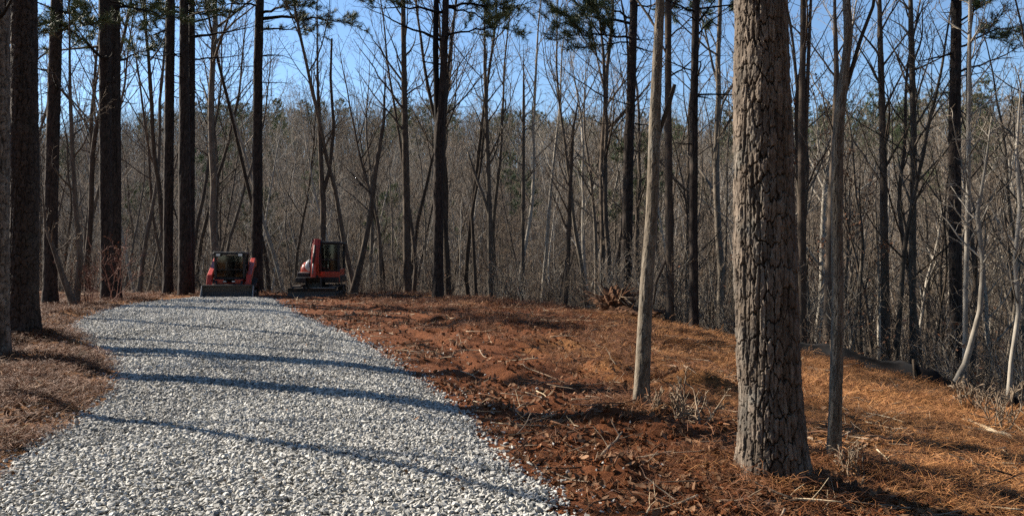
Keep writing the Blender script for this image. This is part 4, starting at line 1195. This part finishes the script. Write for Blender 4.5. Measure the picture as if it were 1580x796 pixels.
    stk = prism('stick', o, [(-.50, 2.28), (-.66, 2.32), (-1.12, 1.60), (-1.30, .80), (-1.20, .76), (-.98, 1.50)], -.20, -.02, 'red', .02)
    rod('bucket_cylinder', stk, [(-.11, -.95, 2.05), (-.11, -1.30, 1.35)], .042, 'black'); rod('piston_rod', stk, [(-.11, -1.30, 1.35), (-.11, -1.42, .95)], .025, 'bright_steel')
    for dx in (-.29, -.31, .065): rod('hose', bo, [(dx, -.80, .95), (dx - .01, -.98, 1.35), (dx, -.80, 1.95), (dx, -.58, 2.35)], .016, 'black', 8)
    prof = [(-1.36, .80), (-1.12, .78), (-1.0, .60), (-1.02, .40), (-1.18, .28), (-1.34, .34)]
    inn = [(-1.33, .77), (-1.14, .75), (-1.03, .60), (-1.05, .42), (-1.18, .32), (-1.33, .37)]
    bk = prism('bucket', o, prof + inn[::-1], -.40, .18, 'steel', 0)
    for x in (-.40, .165): prism('side_plate', bk, prof, x, x + .015, 'steel', .002)
    for x in (-.38, -.22, -.06, .1): prism('tooth', bk, [(-1.34, .33), (-1.34, .38), (-1.45, .44)], x, x + .06, 'bright_steel', 0)
    lamp(o, .5, -.60, .70, .05, .03)
    for ch in o.children:
        if ch.name.split('.')[0] in ('swing_bracket', 'boom', 'stick') or (ch.name.startswith('bucket')): ch.location.x += .13
    rod('mirror_arm', o, [(.92, -.5, 1.7), (1.02, -.56, 1.72)], .012, 'black', 6); box('mirror', o, .99, 1.05, -.60, -.55, 1.55, 1.78, 'black', .015)
loader(); excavator()

# ------------------------------------------------------------------ silt fence, root pile, logs
M['fabric'] = paint('black_silt_fabric', (0.009, 0.0095, 0.011), .85, .15, .08)
M['stake'] = varied('weathered_stake', (.08, .06, .042), (.17, .13, .09), 8, .9, .1, .2, .3)
def silt_fence():
    P = np.array([-.42, -.22]) + smooth_line([(6.5, 17.9), (7.1, 16.75), (7.7, 15.75), (8.4, 14.65), (9.0, 13.55), (9.5, 12.5), (10.1, 10.9), (10.7, 9.2), (11.3, 7.2)], 8)
    L = np.concatenate([[0], np.cumsum(np.linalg.norm(np.diff(P, axis=0), axis=1))])
    s = np.arange(0, L[-1], .06); x = np.interp(s, L, P[:, 0]); y = np.interp(s, L, P[:, 1]); z = ground_z(x, y)
    o = thing('silt_fence', 'low black fabric silt fence sagging between stakes along the right slope', 'fence', (x[0], y[0], z[0]))
    ph = (s / 1.8) % 1
    h = .34 - .09 * np.sin(ph * math.pi) + .05 * fbm(s * 2, s * 0, 3, 4)
    tx = np.gradient(x); ty = np.gradient(y); tl = np.hypot(tx, ty); nx, ny = -ty / tl, tx / tl
    rows = 7; V = []
    for side in (0, 1):
        for r_ in range(rows):
            f = r_ / (rows - 1); off = .07 * np.sin(ph * math.pi) * math.sin(f * 3.1) + .05 * fbm(s * 3, s * 0 + f * 2, 3, 6) + .006 * side
            V.append(np.stack([x + nx * off - x[0], y + ny * off - y[0], z - .06 + (h + .06) * f - z[0]], -1))
    n = len(s); V = np.vstack(V); q = []
    i = np.arange(n - 1)
    for side in (0, 1):
        for r_ in range(rows - 1):
            a = (side * rows + r_) * n; b = a + n
            q.append(np.stack([a + i, a + i + 1, b + i + 1, b + i], -1))
    a = (rows - 1) * n; b = (2 * rows - 1) * n; q.append(np.stack([a + i, a + i + 1, b + i + 1, b + i], -1))
    mb = MB(); mb.add(V, np.vstack(q)); link('fabric', mb.mesh('fabric', ['fabric'], True), o)
    for k in np.arange(0, L[-1], 1.8):
        j = min(int(k / .06), n - 1); r = np.random.default_rng(int(k * 10))
        box('stake', o, x[j] - x[0] - .02 - nx[j] * .04, x[j] - x[0] + .02 - nx[j] * .04, y[j] - y[0] - .02 - ny[j] * .04, y[j] - y[0] + .02 - ny[j] * .04, z[j] - z[0] - .2, z[j] - z[0] + .44, 'stake', .004, (r.normal(0, .06), r.normal(0, .06), .3))
silt_fence()

M['clod'] = varied('red_clay_clod', (0.08, 0.025, 0.01), (0.23, 0.08, 0.03), 8, .95, .1, .25, 1, .6)
M['stick'] = varied('weathered_stick', (.15, .105, .07), (.36, .28, .2), 6, .85, .15, .3, 1)
M['peeled'] = varied('peeled_pale_wood', (.34, .25, .15), (.52, .42, .29), 6, .75, .2, .1)
M['root'] = varied('muddy_root', (.07, .035, .02), (.17, .09, .052), 6, .95, .1, .3)
def lump_mesh(name, seed, rx, ry, rz, amp, m, n=24):
    r = np.random.default_rng(seed); mb = MB(); V = []; nu, nv = n, n // 2
    for j in range(nv + 1):
        ph = -math.pi / 2 + math.pi * j / nv
        for i in range(nu):
            th = 2 * math.pi * i / nu; p = np.array([math.cos(ph) * math.cos(th), math.cos(ph) * math.sin(th), math.sin(ph)]); V.append(p)
    V = np.array(V); a = seed * 1.37
    k = 1 + amp * (fbm(V[:, 0] * 2.2 + a + V[:, 2] * 1.3, V[:, 1] * 2.2 - V[:, 2] * 1.7, 4, seed) * 2)
    V = V * k[:, None] * np.array([rx, ry, rz])
    q = [(j * nu + i, j * nu + (i + 1) % nu, (j + 1) * nu + (i + 1) % nu, (j + 1) * nu + i) for j in range(nv) for i in range(nu)]
    mb.add(V, q); return mb.mesh(name, [m], False)
def root_pile():
    Y = 22.3; X = (952 - 790) / F * Y; g = gz(X, Y); r = np.random.default_rng(8)
    o = thing('root_pile', 'heap of uprooted red-brown roots and dirt below the leaning dark pine', 'root pile', (X, Y, g))
    link('root_ball', lump_mesh('root_ball', 5, .44, .42, .46, .9, 'root', 44), o, (-.05, .2, .28))
    link('dirt_mound', lump_mesh('dirt_mound', 6, .95, .7, .2, .7, 'root', 44), o, (.3, 0, .0))
    for k in range(48):
        a = r.uniform(0, 6.28); p = np.array([math.cos(a) * .3, .1 + math.sin(a) * .3, r.uniform(.1, .6)])
        Q = wiggle_line(p, (math.cos(a), math.sin(a) * .7 - .2, r.uniform(-.3, .9)), r.uniform(.4, 1.1), 7, .28, r, -.03)
        mb = MB(); tube(mb, Q, np.linspace(r.uniform(.014, .035), .005, 7), 5, 0, True)
        link('root', mb.mesh('root', ['root' if k % 3 else 'stick'], True), o)
root_pile()

def log(name, label, a, b, r0, r1, m, seed, cut=None, lift=.0, group=None, n=14, forks=0):
    A = at(*a); B = at(*b); r = np.random.default_rng(seed)
    f = np.linspace(0, 1, n); x = A[0] + (B[0] - A[0]) * f + r.normal(0, .012, n).cumsum() * .5; y = A[1] + (B[1] - A[1]) * f + r.normal(0, .012, n).cumsum() * .5
    z0, z1 = gz(*A) + r0 * .7, gz(*B) + r1 * .7
    gzv = ground_z(x, y)
    z = np.maximum(z0 + (z1 - z0) * f, gzv + r1 * .5) + lift
    R = np.linspace(r0, r1, n) * (1 + .08 * r.normal(size=n))
    c = np.array([x.mean(), y.mean(), z.mean()]); P = np.stack([x, y, z], -1) - c
    mb = MB(); tube(mb, P, R, 10, 0, True)
    if forks: branch_out(mb, P, R * .7, r, 1, 2, (forks, forks, forks), 0, 0)
    o = thing(name, label, 'log' if name == 'log' else 'stick', c, 0, group)
    link('stem', mb.mesh('stem', [m], True), o)
    if cut:
        T = P[0] - P[1]; T /= np.linalg.norm(T)
        m2 = MB(); tube(m2, np.array([P[0], P[0] + T * .012]), [R[0] * .97, R[0] * .95], 12, 0, True); link('cut_end', m2.mesh('cut_end', ['peeled'], False), o)
    return o
log('log', 'pale peeled log lying on the straw at the right edge', (1487, 655), (1565, 687), .032, .024, 'peeled', 1, True)
log('log', 'dark log with a pale sawn end behind the slim grey tree', (1014, 492), (1060, 503), .10, .085, 'brown_bark', 2, True)
log('stick', 'long pale stick lying left of the big scaly pine', (1036, 640), (1134, 641), .022, .012, 'peeled', 3)
log('stick', 'pale stick on the dirt below the slim grey tree', (985, 701), (1040, 706), .014, .008, 'stick', 4)
log('stick', 'thin pale stick lying just right of the big scaly pine', (1248, 690), (1330, 712), .016, .008, 'stick', 5)
log('stick', 'thin bleached root on the dirt left of the slim grey tree', (800, 568), (872, 588), .007, .004, 'stick', 6)
log('stick', 'crooked twig near the bottom edge right of the gravel', (1110, 782), (1195, 786), .013, .006, 'stick', 7, forks=3)
log('stick', 'short pale stub of wood on the straw before the leaning trunk', (1345, 632), (1362, 627), .03, .02, 'peeled', 8)
log('stick', 'pale twig on the straw bank at the left edge', (30, 610), (85, 618), .012, .006, 'stick', 9, forks=3)
log('stick', 'bent branch on the dirt beneath the big pine roots', (930, 700), (962, 676), .018, .008, 'stick', 10, forks=4)
log('stick', 'slender fallen branch at the bottom right corner', (1440, 775), (1560, 745), .012, .005, 'stick', 11, forks=5)

def shrub(label, px, py, seed, H, ns, bk, tw, sc=1.0, leaf=None, Y=None):
    if Y is None: x, y = at(px, py)
    else: x, y = (px - 790) / F * Y, Y
    me = shrub_mesh(seed, 'shrub', H, ns, bk, tw, leaf)
    o = link('shrub', me, None, (x, y, gz(x, y))); o.scale = (sc, sc, sc); tag(o, label, 'shrub')
shrub('reddish twiggy shrub before the paired dark pines', 172, 468, 301, 2.6, 8, 'red_twig', 'red_twig', 1, (2, .3, 2))
shrub('small reddish shrub left of the paired dark pines', 138, 470, 302, 1.6, 6, 'red_twig', 'red_twig', 1, (2, .2, 2))
shrub('low thorny weed stems left of the big scaly pine', 1060, 668, 303, .55, 7, 'stick', 'stick')
shrub('dry weed stems at the foot of the forked curving tree', 1330, 745, 304, .4, 6, 'stick', 'stick')
shrub('dry brambles in front of the silt fence at the right', 1545, 668, 305, .7, 8, 'stick', 'stick')
shrub('dead brush against the silt fence below the leaning trunk', 1500, 640, 306, .6, 9, 'stick', 'stick')
shrub('dry weeds beside the gravel at the foot of the slim grey tree', 1020, 650, 307, .4, 6, 'stick', 'stick')
def leafy_tree(label, px, Y, seed, H):
    t, c = bare_tree(seed, H, .06, 12, h0=.2, spread=(.7, 1.3), dens=(6, 5, 4), leaf=(2, .7, 5))
    x = (px - 790) / F * Y; o = thing('beech_tree', label, 'tree', (x, Y, gz(x, Y)))
    link('trunk', t.mesh('trunk', ['grey_bark']), o); link('crown', c.mesh('crown', ['grey_bark', 'twig', 'rust_leaf'], False), o)
leafy_tree('young tree still holding rust-brown leaves right of the big scaly pine', 1248, 21, 401, 8.0)
leafy_tree('young rust-leaved tree behind the curving forked tree', 1340, 23, 402, 8.5)

# ------------------------------------------------------------------ litter
def straw_mesh(seed, n, mats, rad=.22, L=(.10, .2)):
    r = np.random.default_rng(seed); mb = MB()
    for k in range(n):
        a = r.uniform(0, 6.28); p = np.array([r.normal(0, rad * .5), r.normal(0, rad * .5), r.uniform(-.01, .03)])
        d = np.array([math.cos(a), math.sin(a), r.normal(0, .22)]); l = r.uniform(*L); w_ = r.uniform(.0012, .0024)
        s_ = np.array([-d[1], d[0], r.normal(0, .4)]); s_ /= np.linalg.norm(s_); s_ *= w_
        m1 = p + d * l * .5 + np.array([0, 0, r.uniform(.0, .025)]) + s_ * r.normal(0, 6); e = p + d * l + s_ * r.normal(0, 14)
        mb.add([p - s_, p + s_, m1 - s_, m1 + s_, e - s_ * .5, e + s_ * .5], [[0, 1, 3, 2], [2, 3, 5, 4]], None, int(r.integers(0, len(mats))))
    return mb.mesh('straw', mats, False)
M['straw1'] = varied('tan_straw', (.24, .10, .034), (.45, .225, .085), 4, .7, .25, .3)
M['straw2'] = varied('rust_straw', (.085, .03, .011), (.21, .085, .03), 4, .7, .25, .3)
M['straw3'] = varied('dark_red_straw', (.05, .02, .009), (.13, .052, .021), 4, .7, .25, .3)
M['leaf'] = varied('dead_leaf', (.08, .038, .019), (.24, .135, .072), 10, .8, .2, .4)
STRAW = [straw_mesh(600 + i, 42, ['straw3', 'straw2', 'straw2']) for i in range(5)] + [straw_mesh(620 + i, 42, ['straw1', 'straw1', 'straw2']) for i in range(5)]
def leaf_mesh(seed):
    r = np.random.default_rng(seed); mb = MB(); n = 5
    f = np.linspace(0, 1, n); wd = np.sin(f * math.pi * .92 + .1) * .5 * r.uniform(.7, 1.1); cl = r.uniform(.2, .7)
    L_ = np.stack([f * 2 - 1, -wd, .5 * cl * wd + cl * (f - .5) ** 2], -1); C_ = np.stack([f * 2 - 1, wd * 0, cl * (f - .5) ** 2 * 1.2], -1); R_ = np.stack([f * 2 - 1, wd, .6 * cl * wd + cl * (f - .5) ** 2], -1)
    i = np.arange(n - 1); q = np.concatenate([np.stack([a * n + i, a * n + i + 1, b * n + i + 1, b * n + i], -1) for a, b in ((0, 1), (1, 2))])
    mb.add(np.vstack([L_, C_, R_]), q); return mb.mesh('leaf', ['leaf'], True)
LEAVES = [leaf_mesh(700 + i) for i in range(5)]
def twig_mesh(seed, m):
    r = np.random.default_rng(seed); mb = MB()
    P = wiggle_line((-.5, 0, 0), (1, 0, 0), 1, 8, .14, r); P[:, 2] = np.abs(P[:, 2]) * .4
    R = np.linspace(.016, .006, 8); tube(mb, P, R, 5, 0, True)
    if seed % 2: branch_out(mb, P, R, r, 1, 2, (3, 3, 3), 0, 0)
    return mb.mesh('twig', [m], True)
TWIGS = [twig_mesh(800 + i, ['stick', 'root', 'stick', 'peeled', 'root', 'brown_bark'][i]) for i in range(6)]
CLODS = [lump_mesh('clod', 900 + i, 1, .8, .65, 1.0, 'clod', 10) for i in range(5)]

def litter(name, protos, n, lo, hi, label, cat, prob, tilt=.15, lift=0.0, zoned=False, feet=0):
    r = np.random.default_rng(abs(hash(name)) % 1000 if False else len(name) * 13)
    y = 3.3 + 29 * r.random(n) ** 1.7; x = r.uniform(-.76, .80, n) * y
    s = polyline_sd(CREST, x, y); d = drive_sd(x, y)
    k = (s < 3) & (r.random(n) < prob(x, y, d, s)); x, y, d = x[k], y[k], d[k]
    for fx, fy, fr, fh in FEET:
        a = r.uniform(0, 6.28, feet); q = fr * .35 + np.abs(r.normal(0, fr * .6, feet)); x = np.append(x, fx + q * np.cos(a)); y = np.append(y, fy + q * np.sin(a))
    sc = r.uniform(lo, hi, len(x)) * (1 + .03 * y)
    idx = None
    if zoned: idx = r.integers(0, 5, len(x)) + 5 * (r.random(len(x)) < ss(1.0, 4.5, x + .6 * (vn(x, y, 6) - .5)) * .9 + .08)
    z = ground_z(x, y) + lift * sc
    rot = np.stack([r.normal(0, tilt, len(x)), r.normal(0, tilt, len(x)), r.uniform(0, 6.28, len(x))], -1)
    scatter(name, protos, np.stack([x, y, z], -1), rot, sc, label, cat, idx=idx); print(name, len(x))
off = lambda d, a=.05: (d < -a) * 1.0
clayish = lambda x, y, d: np.exp(-np.maximum(0, -d - 2.0) / 2.0) * (x > np.interp(y, LIX[0], LIX[1]) + .6)
litter('pine_straw', STRAW, 52000, .42, .85, 'brown pine straw strewn over the ground beside the drive', 'pine straw',
       lambda x, y, d, s: off(d, .15) * np.clip(1.0 - .95 * clayish(x, y, d), .05, 1) * (.2 + .9 * (vn(x / .8, y / .8, 5) > .42)), .2, .01, True, 150)
litter('leaf_litter', LEAVES, 42000, .014, .042, 'dry tan leaves scattered over dirt and straw', 'leaves',
       lambda x, y, d, s: (off(d, .1) + .012 * (d > 0) + .05 * np.exp(-np.abs(d) / .3) * (d > 0)) * (.22 + .7 * (vn(x / 1.3, y / 1.3, 8) > .5)), .7, .3, False, 160)
litter('fallen_twigs', TWIGS, 8000, .10, .5, 'small twigs and broken roots littering the cleared ground', 'twigs',
       lambda x, y, d, s: off(d, .25) * (.2 + .7 * (vn(x / 1.5, y / 1.5, 15) > .5)), .12, .03)
litter('dirt_clods', CLODS, 12000, .008, .028, 'lumps of red clay turned up beside the drive', 'dirt clods',
       lambda x, y, d, s: off(d, .02) * np.clip(.12 + .9 * clayish(x, y, d), 0, 1) * (.3 + (vn(x / .9, y / .9, 21) > .5)), .6, .2)
